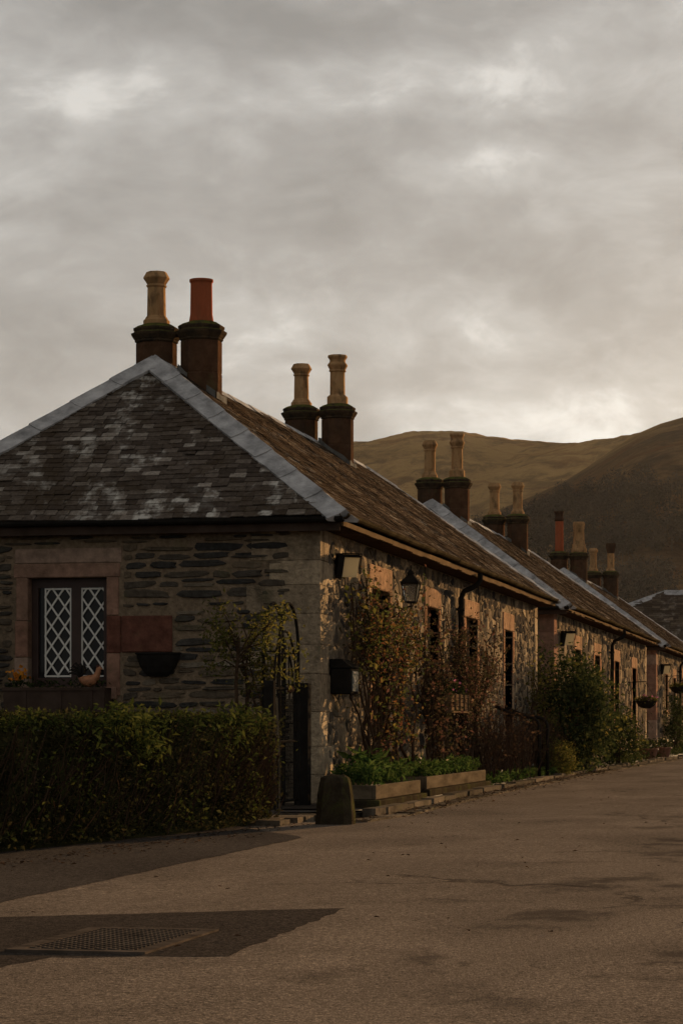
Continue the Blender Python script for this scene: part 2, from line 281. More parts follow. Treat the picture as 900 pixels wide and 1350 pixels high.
# ------------------------------------------------------------------ mesh helpers
LOC = {}
class MB:
    def __init__(s): s.v = []; s.f = []; s.m = []; s.n = 0
    def add(s, vs, fs, mi=0):
        b = len(s.v); s.v.extend([tuple(map(float, v)) for v in vs])
        s.f.extend([tuple(i + b for i in f) for f in fs]); s.m.extend([mi] * len(fs))
    def box(s, x0, x1, y0, y1, z0, z1, mi=0, bev=0.0):
        if bev <= 0:
            s.add([(x, y, z) for z in (z0, z1) for y in (y0, y1) for x in (x0, x1)],
                  [(0, 2, 3, 1), (4, 5, 7, 6), (0, 1, 5, 4), (2, 6, 7, 3), (0, 4, 6, 2), (1, 3, 7, 5)], mi); return
        import bmesh
        bm = bmesh.new(); r = bmesh.ops.create_cube(bm, size=1)
        for v in bm.verts: v.co = ((x0 + x1) / 2 + v.co.x * (x1 - x0), (y0 + y1) / 2 + v.co.y * (y1 - y0), (z0 + z1) / 2 + v.co.z * (z1 - z0))
        bmesh.ops.bevel(bm, geom=bm.edges[:], offset=bev, segments=1, affect='EDGES')
        bm.verts.index_update(); s.add([v.co[:] for v in bm.verts], [[v.index for v in f.verts] for f in bm.faces], mi); bm.free()
    def obox(s, c, ax, ay, az, mi=0):
        c, ax, ay, az = map(np.array, (c, ax, ay, az))
        s.add([c + i * ax + j * ay + k * az for k in (-1, 1) for j in (-1, 1) for i in (-1, 1)],
              [(0, 2, 3, 1), (4, 5, 7, 6), (0, 1, 5, 4), (2, 6, 7, 3), (0, 4, 6, 2), (1, 3, 7, 5)], mi)
    def tube(s, pts, r, n=6, mi=0, cap=True):
        P = [np.array(p, float) for p in pts]; k = len(P)
        rr = [r] * k if isinstance(r, (int, float)) else list(r)
        vs = []; prev = None
        for i in range(k):
            d = P[min(i + 1, k - 1)] - P[max(i - 1, 0)]; d /= (np.linalg.norm(d) + 1e-9)
            ref = np.array((0, 0, 1.0)) if abs(d[2]) < 0.9 else np.array((1.0, 0, 0))
            a = np.cross(d, ref) if prev is None else prev - d * prev.dot(d)
            a /= (np.linalg.norm(a) + 1e-9); prev = a; b = np.cross(d, a)
            for j in range(n):
                th = 2 * math.pi * j / n; vs.append(P[i] + rr[i] * (math.cos(th) * a + math.sin(th) * b))
        fs = [(i * n + j, i * n + (j + 1) % n, (i + 1) * n + (j + 1) % n, (i + 1) * n + j) for i in range(k - 1) for j in range(n)]
        if cap: fs += [tuple(range(n - 1, -1, -1)), tuple((k - 1) * n + j for j in range(n))]
        s.add(vs, fs, mi)
    def lathe(s, prof, c, n=8, rot=0.0, mi=0, sx=1, sy=1, caps=True):
        vs = [(c[0] + sx * r * math.cos(rot + 2 * math.pi * j / n), c[1] + sy * r * math.sin(rot + 2 * math.pi * j / n), c[2] + z) for r, z in prof for j in range(n)]
        k = len(prof); fs = [(i * n + j, i * n + (j + 1) % n, (i + 1) * n + (j + 1) % n, (i + 1) * n + j) for i in range(k - 1) for j in range(n)]
        if caps: fs += [tuple(range(n - 1, -1, -1)), tuple((k - 1) * n + j for j in range(n))]
        s.add(vs, fs, mi)
    def leaves(s, P, size, mi=0, aspect=0.55, upbias=0.3, var=0.35, out=None):
        P = np.asarray(P, float); n = len(P)
        if n == 0: return
        nr = RNG.normal(size=(n, 3)); nr[:, 2] += upbias * 2
        if out is not None: nr += out
        nr /= np.linalg.norm(nr, axis=1)[:, None] + 1e-9
        t = RNG.normal(size=(n, 3)); t[:, 2] -= 0.2; t -= nr * (t * nr).sum(1)[:, None]; t /= np.linalg.norm(t, axis=1)[:, None] + 1e-9
        b = np.cross(nr, t); L = size * (1 + var * RNG.uniform(-1, 1, (n, 1)))
        v0 = P; v1 = P + t * L * 0.45 + b * L * aspect / 2 + nr * L * 0.10; v2 = P + t * L - nr * L * 0.08; v3 = P + t * L * 0.45 - b * L * aspect / 2 + nr * L * 0.10
        A = np.stack([v0, v1, v2, v3], 1).reshape(-1, 3); base = len(s.v)
        s.v.extend(map(tuple, A.tolist())); s.f.extend([(base + 4 * i, base + 4 * i + 1, base + 4 * i + 2, base + 4 * i + 3) for i in range(n)]); s.m.extend([mi] * n)
    def build(s, name, mats, parent=None, loc=None, smooth=False, label=None):
        me = bpy.data.meshes.new(name); o = bpy.data.objects.new(name, me); COL.objects.link(o)
        off = np.array((0, 0, 0.0))
        if parent is not None: o.parent = parent; off = np.array(LOC[parent.name]); LOC[o.name] = tuple(off)
        elif loc is not None: o.location = loc; off = np.array(loc, float); LOC[o.name] = tuple(off)
        else: LOC[o.name] = (0, 0, 0)
        V = np.array(s.v, float) - off
        me.from_pydata(V.tolist(), [], s.f)
        if not isinstance(mats, (list, tuple)): mats = [mats]
        for k in mats: me.materials.append(M[k])
        me.polygons.foreach_set('material_index', s.m)
        if smooth: me.polygons.foreach_set('use_smooth', [True] * len(s.f))
        me.update()
        if label: o['label'] = label
        return o
def thing(name, label, cat, loc, group=None):
    o = bpy.data.objects.new(name, None); COL.objects.link(o); o.location = loc; o.empty_display_size = 0.3
    LOC[o.name] = tuple(loc); o['label'] = label; o['category'] = cat
    if group: o['group'] = group
    return o
def tag(o, label, cat, group=None, kind=None):
    o['label'] = label; o['category'] = cat
    if group: o['group'] = group
    if kind: o['kind'] = kind
    return o
def struct(o, label, cat): o['kind'] = 'structure'; o['label'] = label; o['category'] = cat; return o
U = random.uniform

# pixel (900x1350) helpers, used only to read places off the photograph
cy_, sy_ = math.cos(YAW), math.sin(YAW)
def azel(u, v, d):     # point at horizontal camera distance d in the direction of a photo position
    a = (u - 450) / F_PX; b = (955 - v) / F_PX
    return np.array([(a * cy_ - sy_) * d, (a * sy_ + cy_) * d, b * d + CAM_H])
def onx(u, v, x): p = azel(u, v, 1.0); t_ = x / p[0]; return np.array([x, p[1] * t_, (p[2] - CAM_H) * t_ + CAM_H])
def ony(u, v, y): p = azel(u, v, 1.0); t_ = y / p[1]; return np.array([p[0] * t_, y, (p[2] - CAM_H) * t_ + CAM_H])

def ragged(pts, st=.12, amp=.016):
    o_ = []
    for i in range(len(pts)):
        p, q = np.array(pts[i]), np.array(pts[(i + 1) % len(pts)]); n = max(1, int(np.linalg.norm(q - p) / st))
        for k in range(n): w = p + (q - p) * k / n; o_.append((w[0] + (U(-amp, amp) if k else 0), w[1] + (U(-amp, amp) * 1.6 if k else 0)))
    return o_
XF = -5.69      # plane of the road-side facades

# ------------------------------------------------------------------ ground, road, kerb, beds
mb = MB(); mb.add([(-4000, -300, -0.02), (4000, -300, -0.02), (4000, 6000, -0.02), (-4000, 6000, -0.02)], [(0, 1, 2, 3)])
struct(mb.build('ground', 'grass'), 'rough grassy ground stretching to the hills', 'ground')

KERB = [(-4.62, 20.5), (-4.58, 22.2), (-4.52, 23.2), (-4.60, 25.2), (-4.72, 29.0), (-4.80, 33.0), (-4.86, 38), (-4.90, 44), (-4.86, 51), (-4.75, 59), (-4.6, 66), (-4.35, 74), (-3.9, 84), (-3.0, 96)]
def kx(y):
    ys = [k[1] for k in KERB]; return float(np.interp(y, ys, [k[0] for k in KERB]))
mb = MB()
left = [(-6.9, -8), (-6.5, 15.0), (-5.9, 18.5), (-5.5, 20.6)] + [(x, y) for x, y in KERB[1:]] + [(0.5, 104)]
vs = []; fs = []
for i, (x, y) in enumerate(left):
    vs += [(x, y, 0), (x * 0.4 + 2.4, y, 0.03), (6.5 + max(0, (y - 60) * 0.12), y, 0)]
    if i: a = 3 * (i - 1); fs += [(a, a + 1, a + 4, a + 3), (a + 1, a + 2, a + 5, a + 4)]
mb.add(vs, fs)
struct(mb.build('road', 'asphalt', smooth=True), 'worn brown asphalt village road', 'road')
def zroad(x, y):
    return 0.03 * max(0, min(1, (x + 5.2) / (5.2 + 0.3)))
mb = MB(); L = [(-6.6, 6.0), (-6.4, 15.0), (-5.9, 18.5), (-5.5, 20.6)]; Rr = [(-4.10, 6.0), (-4.17, 12.4), (-4.22, 15.9), (-4.27, 18.3)]
fp = ragged(Rr + L[::-1], .2, .014); mb.add([(x, y, 0.013) for x, y in fp], [tuple(range(len(fp)))])
struct(mb.build('footway', 'asphalt_foot'), 'dark tarmac footway strip along the hedge', 'footway')
mb = MB()
pp = [(-2.40, 11.18), (-2.33, 8.77), (-2.98, 8.62), (-3.03, 8.15), (-3.55, 7.9), (-4.0, 8.2), (-4.0, 10.35), (-3.4, 10.66), (-3.05, 10.83), (-2.75, 11.02)]
rp = ragged(pp); mb.add([(x, y, zroad(x, y) + 0.006) for x, y in rp], [tuple(range(len(rp) - 1, -1, -1))])
struct(mb.build('road_patch', 'asphalt_dark'), 'dark square of newer asphalt around the drain cover', 'road patch')

# drain cover set in the patch: frame + chequered plate
gx0, gx1, gy0, gy1 = -3.22, -2.66, 8.78, 9.85; gz = zroad(-2.9, 9) + 0.010
t_ = thing('drain_cover', 'rusty chequered iron drain cover set in a dark asphalt patch', 'drain cover', (-2.94, 9.3, gz))
mb = MB()
for a in ((gx0, gx0 + .06, gy0, gy1), (gx1 - .06, gx1, gy0, gy1), (gx0 + .06, gx1 - .06, gy0, gy0 + .06), (gx0 + .06, gx1 - .06, gy1 - .06, gy1)): mb.box(a[0], a[1], a[2], a[3], gz - .01, gz + .006)
M['cover'] = simple('rusty_cast_iron', (0.075, 0.060, 0.048), 0.8, 0.35, 8, 0.3, 0.004, spec=0.03)
M['cover_frame'] = simple('worn_cover_frame', (0.066, 0.052, 0.041), 0.9, 0.5, 8, 0.4, 0.005, spec=0.0)
mb.build('cover_frame', 'cover_frame', t_)
mb = MB(); mb.box(gx0 + .065, gx1 - .065, gy0 + .065, gy1 - .065, gz - .01, gz + .001)
for i in range(16):
    for j in range(34):
        x = gx0 + .08 + i * (gx1 - gx0 - .16) / 15; y = gy0 + .08 + j * (gy1 - gy0 - .16) / 33
        if (i + j) % 2: mb.box(x - .011, x + .011, y - .009, y + .009, gz + .002, gz + .008)
mb.build('plate', 'cover', t_)

# kerb: irregular stones along the bed, and a flush course of setts in front
mb = MB(); y = 22.6
while y < 92:
    l = U(0.3, 1.2); x = kx(y + l / 2); dx = kx(y + l) - kx(y)
    mb.obox((x - 0.07 + U(-.012, .012), y + l / 2, 0.035), (0.07 + U(-.008, .008), 0, 0), (dx / 2 * .97, l / 2 * .985, 0), (0, 0, 0.04 + U(-.016, .014)))
    y += l
struct(mb.build('kerb', 'kerbstone'), 'low uneven stone kerb along the planted strip', 'kerb')
mb = MB(); y = 21.4
while y < 60:
    l = U(0.3, 0.6); x = kx(y + l / 2) + 0.11
    mb.obox((x, y + l / 2, 0.0), (0.095, 0, 0), ((kx(y + l) - kx(y)) / 2, l / 2 * .96, 0), (0, 0, 0.016 + U(0, .012)))
    y += l
struct(mb.build('sett_course', 'kerbstone'), 'flush course of stone setts in front of the kerb', 'kerb setts')
mb = MB(); vs = []; fs = []
for i, (x, y) in enumerate(KERB[1:-1]):
    vs += [(-7.0, y, 0.05), (x - 0.13, y, 0.05)]
    if i: a = 2 * (i - 1); fs.append((a, a + 1, a + 3, a + 2))
mb.add(vs, fs); struct(mb.build('planting_bed', 'soil'), 'narrow soil bed between kerb and cottage walls', 'planting bed')
mb = MB(); mb.add([(-13, 13, 0.01), (-6.4, 15, 0.01), (-5.9, 18.6, 0.01), (-5.5, 20.6, 0.03), (-5.0, 22.3, 0.03), (-5.6, 25.2, 0.03), (-13, 25.2, 0.03)], [(0, 1, 2, 3, 4, 5, 6)])
struct(mb.build('garden_soil', 'soil'), 'dark soil of the front garden behind the hedge', 'garden')
# flagstones at the gate
mb = MB()
for i in range(9):
    x = U(-5.5, -4.75); y = 20.7 + i * 0.32; mb.obox((x, y, 0.02), (U(.14, .24), U(-.03, .03), 0), (U(-.03, .03), U(.12, .2), 0), (0, 0, 0.03))
struct(mb.build('flagstone_path', 'kerbstone'), 'broken flagstones between gate and road', 'path')

# ------------------------------------------------------------------ hills
skyF = [(-1500, 760), (-600, 700), (0, 640), (200, 620), (380, 603), (465, 588), (490, 586), (520, 579), (545, 574.5), (580, 571), (610, 572), (640, 581), (670, 586), (700, 588.5), (750, 592), (790, 595), (830, 597), (900, 598), (1100, 610), (1400, 720), (1700, 830)]
skyN = [(-1500, 960), (-600, 955), (0, 900), (300, 850), (400, 815), (500, 752), (580, 700), (640, 676), (690, 656), (740, 634), (770, 616), (790, 602), (815, 584.5), (840, 569), (870, 556), (900, 547.5), (930, 541), (980, 538), (1050, 546), (1200, 620), (1400, 740), (1700, 870)]
skyF = [(u, v + 11 * max(0, 1 - abs(u - 570) / 260)) for u, v in skyF]
def hills():
    us = np.concatenate([np.arange(-1500, 380, 40), np.arange(380, 960, 2.5), np.arange(960, 1720, 30)])
    ds = np.concatenate([np.linspace(330, 1300, 110), np.linspace(1310, 2500, 100), np.linspace(2550, 3400, 8)])
    V = []; nu, ndn = len(us), len(ds)
    for d in ds:
        for u in us:
            eN = (955 - np.interp(u, *zip(*skyN))) / F_PX; eF = (955 - np.interp(u, *zip(*skyF))) / F_PX
            dN, dF = 1300., 2450.; p = azel(u, 955, d); x, y = p[0], p[1]
            hN = eN * dN; hF = eF * dF
            if d <= dN:
                k = (d - 330) / (dN - 330); k = max(0, k); h = hN * (0.72 * k ** 1.25 + 0.28 * k * k * (3 - 2 * k))
                amp = 24 * k * (1 - k) * 3 + 1.0 * k
            elif d <= dF:
                k = (d - dN) / (dF - dN); kk = k * k * (3 - 2 * k)
                h = hN + (hF - hN) * kk - max(0, 34) * math.sin(math.pi * min(1, k * 1.6)) * (1 if k < .625 else 0) * (0.3 + 0.7 * (hN / max(hF, 1) > .8))
                amp = 30 * k * (1 - k) * 3 + 1.0
            else:
                h = hF * (1 - 0.35 * (d - dF) / 950); amp = 8
            nn = mnoise.fractal(Vector((x * .0045, y * .0045, 1.7)), 0.9, 2.1, 6) * amp * 0.55 + mnoise.fractal(Vector((x * .018, y * .012, 9.2)), 0.8, 2.1, 5) * min(amp, 14) * .28
            if d > dN and d < dF: nn = min(nn, amp)
            V.append((x, y, h + nn * .9))
    f = [(i * nu + j, i * nu + j + 1, (i + 1) * nu + j + 1, (i + 1) * nu + j) for i in range(ndn - 1) for j in range(nu - 1)]
    mb = MB(); mb.v = V; mb.f = f; mb.m = [0] * len(f)
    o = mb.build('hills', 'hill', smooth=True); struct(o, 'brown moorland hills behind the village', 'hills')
    return us, ds, np.array(V).reshape(ndn, nu, 3)
HU, HD, HV = hills()
def haze():
    mb = MB(); mb.box(-1900, 1500, -60, 3300, -1.2, 420); m = bpy.data.materials.new('valley_haze'); m.use_nodes = True; t = m.node_tree; t.nodes.clear()
    o_ = t.nodes.new('ShaderNodeOutputMaterial'); v = t.nodes.new('ShaderNodeVolumePrincipled'); v.inputs['Density'].default_value = HAZE; v.inputs['Color'].default_value = (.9, .88, .85, 1); v.inputs['Anisotropy'].default_value = .3
    t.links.new(v.outputs[0], o_.inputs['Volume']); M['haze'] = m
    o = mb.build('haze', 'haze'); o['kind'] = 'stuff'; o['label'] = 'thin warm haze filling the valley air'; o['category'] = 'haze'
HAZE = 0.000014
haze()
def woods():
    mb = MB()
    for k in range(2300):
        u = U(470, 960); d = 380 + 760 * random.random() ** 0.8
        j = int(np.argmin(abs(HU - u))); i = int(np.argmin(abs(HD - d))); b = HV[i, j]
        vv = 955 - (b[2] - CAM_H) / d * F_PX
        lim = np.interp(u, [470, 600, 680, 760, 840, 900, 960], [700, 690, 668, 655, 640, 655, 640]) + 14 * mnoise.noise(Vector((u * .02, d * .004, 0)))
        if vv < lim + 26 * random.random() ** 2: continue
        if mnoise.noise(Vector((b[0] * .012, b[1] * .008, 4))) < -0.25: continue
        h = U(5, 10); w = h * U(.3, .5); n = 95
        c = RNG.normal(size=(n, 3)); c /= np.linalg.norm(c, axis=1)[:, None]; c *= RNG.uniform(.3, 1, (n, 1)) ** .5
        P = np.array(b) + np.array((0, 0, h * .55)) + c * np.array((w, w, h * .5))
        mb.leaves(P, 1.15, 0, 0.35, 0.2, .4)
        mb.tube([b - np.array((0, 0, .5)), b + np.array((0, 0, h * .7))], [.25, .08], 3)
    return tag(mb.build('bare_woodland', 'wood_far'), 'bare grey-brown winter woodland covering the lower hillside', 'woodland', None, 'stuff')
woods()

# ------------------------------------------------------------------ walls of rubble
def rubble(mb, o, sd_, nrm, width, height, holes, rows=(.07, .15), ws=(.14, .5), prot=(.012, .034), gap=(.012, .022), mi=0, z0=0.0):
    o = np.array(o, float); sd_ = np.array(sd_, float); nrm = np.array(nrm, float); up = np.array((0, 0, 1.0))
    z = z0
    while z < height - .03:
        rh = U(*rows)
        if z + rh > height: rh = height - z
        s = 0.0
        while s < width - .04:
            w = U(*ws) * (0.7 + rh / rows[1] * .6); e = min(s + w, width)
            subs = [(z, z + rh)]
            if rh > rows[1] * .75 and random.random() < .35: k = U(.35, .65); subs = [(z, z + rh * k), (z + rh * k, z + rh)]
            for a, b in subs:
                s0, s1 = s, e
                ok = True
                for (h0, h1, g0, g1) in holes:
                    if b > g0 + .02 and a < g1 - .02 and s1 > h0 and s0 < h1:
                        if s0 < h0 - .07: s1 = h0
                        elif s1 > h1 + .07: s0 = h1
                        else: ok = False
                if not ok: continue
                g = U(*gap); cs, cz = (s0 + s1) / 2 + U(-.006, .006), (a + b) / 2 + U(-.012, .012)
                hw, hh = (s1 - s0) / 2 - g / 2, (b - a) / 2 - g / 2
                if hw < .025 or hh < .014: continue
                n = 11; pr = U(*prot); tilt = U(-.25, .25); sk = U(-.3, .3); ex = U(3.5, 10.0)
                pts = []
                for j in range(n):
                    th = 2 * math.pi * (j + U(-.22, .22)) / n; c, si = math.cos(th), math.sin(th)
                    r = (abs(c) ** ex + abs(si) ** ex) ** (-1 / ex) * U(.84, 1.04)
                    pts.append((r * c * hw, r * si * hh + sk * r * c * hh))
                vs = []
                for sc, dp in ((1.0, -.008), (.95, pr * .62), (.72, pr)):
                    for (px, pz) in pts:
                        d = dp + (pr * tilt * px / hw if dp > 0 else 0) + (U(-.004, .004) if dp > 0 else 0)
                        vs.append(o + sd_ * (cs + px * sc) + up * (cz + pz * sc) + nrm * d)
                vs.append(o + sd_ * cs + up * cz + nrm * (pr + U(-.006, .004)))
                fs = [(r_ * n + j, r_ * n + (j + 1) % n, (r_ + 1) * n + (j + 1) % n, (r_ + 1) * n + j) for r_ in (0, 1) for j in range(n)]
                fs += [(2 * n + j, 2 * n + (j + 1) % n, 3 * n) for j in range(n)]
                mb.add(vs, fs, mi)
            s = e
        z += rh
def vrubble(mb, o, sd_, nrm, width, height, holes, dens=20, aniso=1.75, prot=(.006, .018), gap=(.012, .026), mi=0):
    """random rubble: irregular cells clipped from their neighbours' bisectors, corners rounded, faces slightly domed"""
    o = np.array(o, float); sd_ = np.array(sd_, float); nrm = np.array(nrm, float); up = np.array((0, 0, 1.0))
    h = height * aniso; n = int(width * height * dens); P = RNG.uniform((0, 0), (width, h), (n, 2)); A = math.sqrt(width * h / n)
    for _ in range(2):      # push apart the closest pairs only: sizes stay uneven
        for i in range(n):
            d = P[i] - P; r = np.hypot(d[:, 0], d[:, 1]); k = (r < A * .62) & (r > 0)
            if k.any(): P[i] += (d[k] / r[k, None] * (A * .62 - r[k, None]) * .5).sum(0)
    for i in range(n):
        c = P[i]
        if not (0 < c[0] < width and 0 < c[1] < h): continue
        if any(a - .02 < c[0] < b + .02 and z0 - .02 < c[1] / aniso < z1 + .02 for a, b, z0, z1 in holes): continue
        poly = [(0, 0), (width, 0), (width, h), (0, h)]
        planes = []
        d = P - c; r = np.hypot(d[:, 0], d[:, 1]); near = np.argsort(r)[1:18]
        for j in near: planes.append(((c + P[j]) / 2, d[j] / (r[j] + 1e-9)))
        for a, b, z0, z1 in holes:
            z0, z1 = z0 * aniso, z1 * aniso
            if abs(c[0] - (a + b) / 2) < 1.5 and z0 - .6 < c[1] < z1 + .6:
                opts = [(a - c[0], (a, c[1]), (1, 0)), (c[0] - b, (b, c[1]), (-1, 0)), (z0 - c[1], (c[0], z0), (0, 1)), (c[1] - z1, (c[0], z1), (0, -1))]
                q = max(opts, key=lambda q_: q_[0]); planes.append((np.array(q[1]), np.array(q[2], float)))
        for m_, nn in planes:
            out_ = []
            for k in range(len(poly)):
                p, q = np.array(poly[k]), np.array(poly[(k + 1) % len(poly)]); dp, dq = (p - m_).dot(nn), (q - m_).dot(nn)
                if dp <= 0: out_.append(p)
                if dp * dq < 0: out_.append(p + (q - p) * dp / (dp - dq))
            poly = out_
            if len(poly) < 3: break
        if len(poly) < 3: continue
        Q = np.array(poly); Q[:, 1] /= aniso; cc = Q.mean(0); ext = Q.max(0) - Q.min(0)
        if ext.min() < .024: continue
        g = U(*gap); Q = cc + (Q - cc) * np.maximum(.35, 1 - g / ext)
        for _ in range(2):
            R_ = np.roll(Q, -1, 0); Q = np.stack([Q * .76 + R_ * .24, Q * .24 + R_ * .76], 1).reshape(-1, 2)
        Q += RNG.normal(size=Q.shape) * .0025; k = len(Q); pr = U(*prot); tl = RNG.normal(size=2) * pr * 1.2; vs = []
        for sc, dp in ((1.03, -.006), (.95, pr * .6), (.7, pr)):
            for q in Q: w = cc + (q - cc) * sc; vs.append(o + sd_ * w[0] + up * w[1] + nrm * (dp + (float((q - cc).dot(tl)) * 2 + U(-.002, .002) if dp > 0 else 0)))
        vs.append(o + sd_ * cc[0] + up * cc[1] + nrm * (pr + U(-.003, .003)))
        fs = [(r_ * k + j, r_ * k + (j + 1) % k, (r_ + 1) * k + (j + 1) % k, (r_ + 1) * k + j) for r_ in (0, 1) for j in range(k)] + [(2 * k + j, 2 * k + (j + 1) % k, 3 * k) for j in range(k)]
        mb.add(vs, fs, mi)
def slab(mb, axis, c0, c1, a0, a1, z0, z1, holes, mi=0):
    """wall slab between planes c0..c1 (thickness), running a0..a1, with rectangular holes; axis='y' runs along y"""
    A = sorted({a0, a1, *[h[0] for h in holes], *[h[1] for h in holes]}); Z = sorted({z0, z1, *[h[2] for h in holes], *[h[3] for h in holes]})
    for i in range(len(A) - 1):
        for k in range(len(Z) - 1):
            ca, cz = (A[i] + A[i + 1]) / 2, (Z[k] + Z[k + 1]) / 2
            if any(h[0] < ca < h[1] and h[2] < cz < h[3] for h in holes): continue
            if axis == 'y': mb.box(c0, c1, A[i], A[i + 1], Z[k], Z[k + 1], mi)
            else: mb.box(A[i], A[i + 1], c0, c1, Z[k], Z[k + 1], mi)

# ------------------------------------------------------------------ slate roofs
def slates(mb, L0, R0, L1, R1, ncourse, w=(.12, .22), mi=0, under=1, jit=1.0):
    L0, R0, L1, R1 = [np.array(p, float) for p in (L0, R0, L1, R1)]
    nrm = np.cross(R0 - L0, L1 - L0); nrm /= np.linalg.norm(nrm)
    if nrm[2] < 0: nrm = -nrm
    al = (R0 - L0) / np.linalg.norm(R0 - L0); upv = np.cross(nrm, al)
    if upv[2] < 0: upv = -upv
    H = (L1 - L0).dot(upv)
    fs = [(0, 1, 2, 3)] if np.linalg.norm(R1 - L1) > .01 else [(0, 1, 2)]
    mb.add([L0, R0, R1, L1][:4 if len(fs[0]) == 4 else 3] , fs, under)
    ts = np.linspace(0, 1, ncourse + 1) ** 0.97; sag = lambda a: 0.02 + 0.012 * math.sin(a * 1.7 + L0[1]) + 0.007 * math.sin(a * 4.1)
    for i in range(ncourse):
        t0, t1 = ts[i], ts[i + 1]; st = (t1 - t0) * H
        def lim(t):
            l = L0 + (L1 - L0) * t; r = R0 + (R1 - R0) * t; return (l - L0).dot(al), (r - L0).dot(al)
        a, b = lim((t0 + t1) / 2); s = a - U(0, .1)
        while s < b:
            e = s + U(*w); s0, s1 = max(s, a), min(e, b); s = e
            if s1 - s0 < .02: continue
            h0 = t0 * H + U(-.010, .008) * jit; dh = U(-.012, .012) * jit; h1 = h0 + st * 1.5
            lift = U(.012, .019) * (1 + jit * (random.random() < .06)); c = (s0 + s1) / 2
            g = .0025; o1 = lift + U(-.004, .004) * jit + sag(c); o2 = lift + U(-.004, .004) * jit + sag(c); top = .004 + sag(c)
            bl = L0 + al * (s0 + g) + upv * (h0 - dh / 2); br = L0 + al * (s1 - g) + upv * (h0 + dh / 2)
            sk = U(-.006, .006) * jit
            tl = L0 + al * (s0 + g + sk) + upv * h1; tr = L0 + al * (s1 - g + sk) + upv * h1
            th = .011
            mb.add([bl + nrm * o1, br + nrm * o2, tr + nrm * top, tl + nrm * top, bl + nrm * (o1 - th), br + nrm * (o2 - th), tr + nrm * (top - th), tl + nrm * (top - th)],
                   [(0, 1, 2, 3), (4, 5, 1, 0), (5, 6, 2, 1), (7, 4, 0, 3)], mi)
def lead_strip(mb, A, B, n1, n2, w=.24, seg=.62, roll=.03, lift=.035):
    A, B, n1, n2 = [np.array(p, float) for p in (A, B, n1, n2)]
    d = B - A; Lh = np.linalg.norm(d); d /= Lh
    w1 = np.cross(d, n1); w2 = np.cross(d, n2)
    if w1.dot(n2) > 0: w1 = -w1
    if w2.dot(n1) > 0: w2 = -w2
    nm = n1 + n2; nm /= np.linalg.norm(nm)
    k = max(1, round(Lh / seg)); ss = np.linspace(0, Lh, k + 1)
    for i in range(k):
        a, b = ss[i] - (.06 if i else 0), ss[i + 1]; vs = []
        lo = U(.010, .016)
        for q in range(5):
            s = a + (b - a) * q / 4; c = A + d * s; l = lift + lo * (1 - q / 4) + U(-.003, .003)
            e1, e2 = w + U(-.006, .006), w + U(-.006, .006)
            vs += [c + w1 * e1 + n1 * (l - .035), c + w1 * e1 + n1 * l, c + w1 * .12 + n1 * (l + U(-.004, .004)), c + w1 * .045 + n1 * (l + .004), c + w1 * .02 + nm * (l + roll * .8), c + nm * (l + roll), c + w2 * .02 + nm * (l + roll * .8),
                   c + w2 * .045 + n2 * (l + .004), c + w2 * .12 + n2 * (l + U(-.004, .004)), c + w2 * e2 + n2 * l, c + w2 * e2 + n2 * (l - .035)]
        n = 11; fs = [(q * n + j, q * n + j + 1, (q + 1) * n + j + 1, (q + 1) * n + j) for q in range(4) for j in range(n - 1)]
        fs.append(tuple(range(n - 1, -1, -1)))
        mb.add(vs, fs)

# ------------------------------------------------------------------ chimneys
CAPZ = 0.0
def pot(kind, c, parent, hz=1.0):
    mb = MB(); x, y, z = c
    if kind == 'octagon':
        pr = [(.165, -.03), (.165, .05), (.14, .075), (.135, .09), (.118, .11), (.112, .46), (.128, .475), (.128, .49), (.115, .50), (.135, .53), (.165, .575), (.162, .59), (.125, .655), (.10, .655), (.09, .4)]
        mb.lathe(pr, c, 8, R(22.5)); mk, lab = ['pot_buff'], 'buff octagonal pot with one flared rim'
    elif kind == 'double':
        pr = [(.165, -.03), (.165, .11), (.15, .13), (.12, .15), (.116, .50), (.135, .515), (.135, .53), (.125, .54), (.158, .60), (.158, .62), (.125, .66), (.125, .69), (.155, .735), (.15, .765), (.11, .765), (.10, .45)]
        mb.lathe(pr, c, 8, R(22.5)); mk, lab = ['pot_buff'], 'buff octagonal pot with a double flared rim'
    elif kind == 'terracotta':
        pr = [(.162, -.04), (.15, .03), (.138, .10), (.133, .47), (.135, .495), (.148, .50), (.148, .53), (.12, .535), (.115, .3)]
        mb.lathe(pr, c, 20); mk, lab = ['pot_red'], 'plain red terracotta cylinder pot'
    elif kind == 'cowl':
        mb.lathe([(.14, -.03), (.125, .05), (.118, .52), (.12, .55), (.10, .55)], c, 16)
        mb.lathe([(.135, .56), (.135, .60), (.12, .61), (.12, .70), (.15, .71), (.15, .735), (.02, .74)], c, 16, 0, 1)
        mk, lab = ['pot_red', 'pot_soot'], 'thin red pot under a black cowl'
    elif kind == 'wide':
        pr = [(.23, -.03), (.23, .06), (.19, .12), (.20, .16), (.165, .20), (.155, .50), (.175, .52), (.16, .55), (.18, .60), (.165, .66), (.15, .67), (.12, .67)]
        mb.lathe(pr, c, 16); mk, lab = ['pot_buff'], 'stout buff pot with stepped rim'
    else:
        mb.lathe([(.16, -.03), (.15, .03), (.115, .07), (.115, .45), (.10, .45)], c, 8, R(22.5))
        mb.lathe([(.118, .455), (.16, .60), (.165, .62), (.165, .70), (.13, .71), (.10, .71)], c, 12, 0, 1); mk, lab = ['pot_buff', 'pot_soot'], 'buff pot with a sooty black top'
    mb.v = [(a_, b_, z + (c_ - z) * hz) for a_, b_, c_ in mb.v]
    mb.build('chimney_pot', mk, parent, label=lab, smooth=kind in ('terracotta', 'cowl', 'wide'))
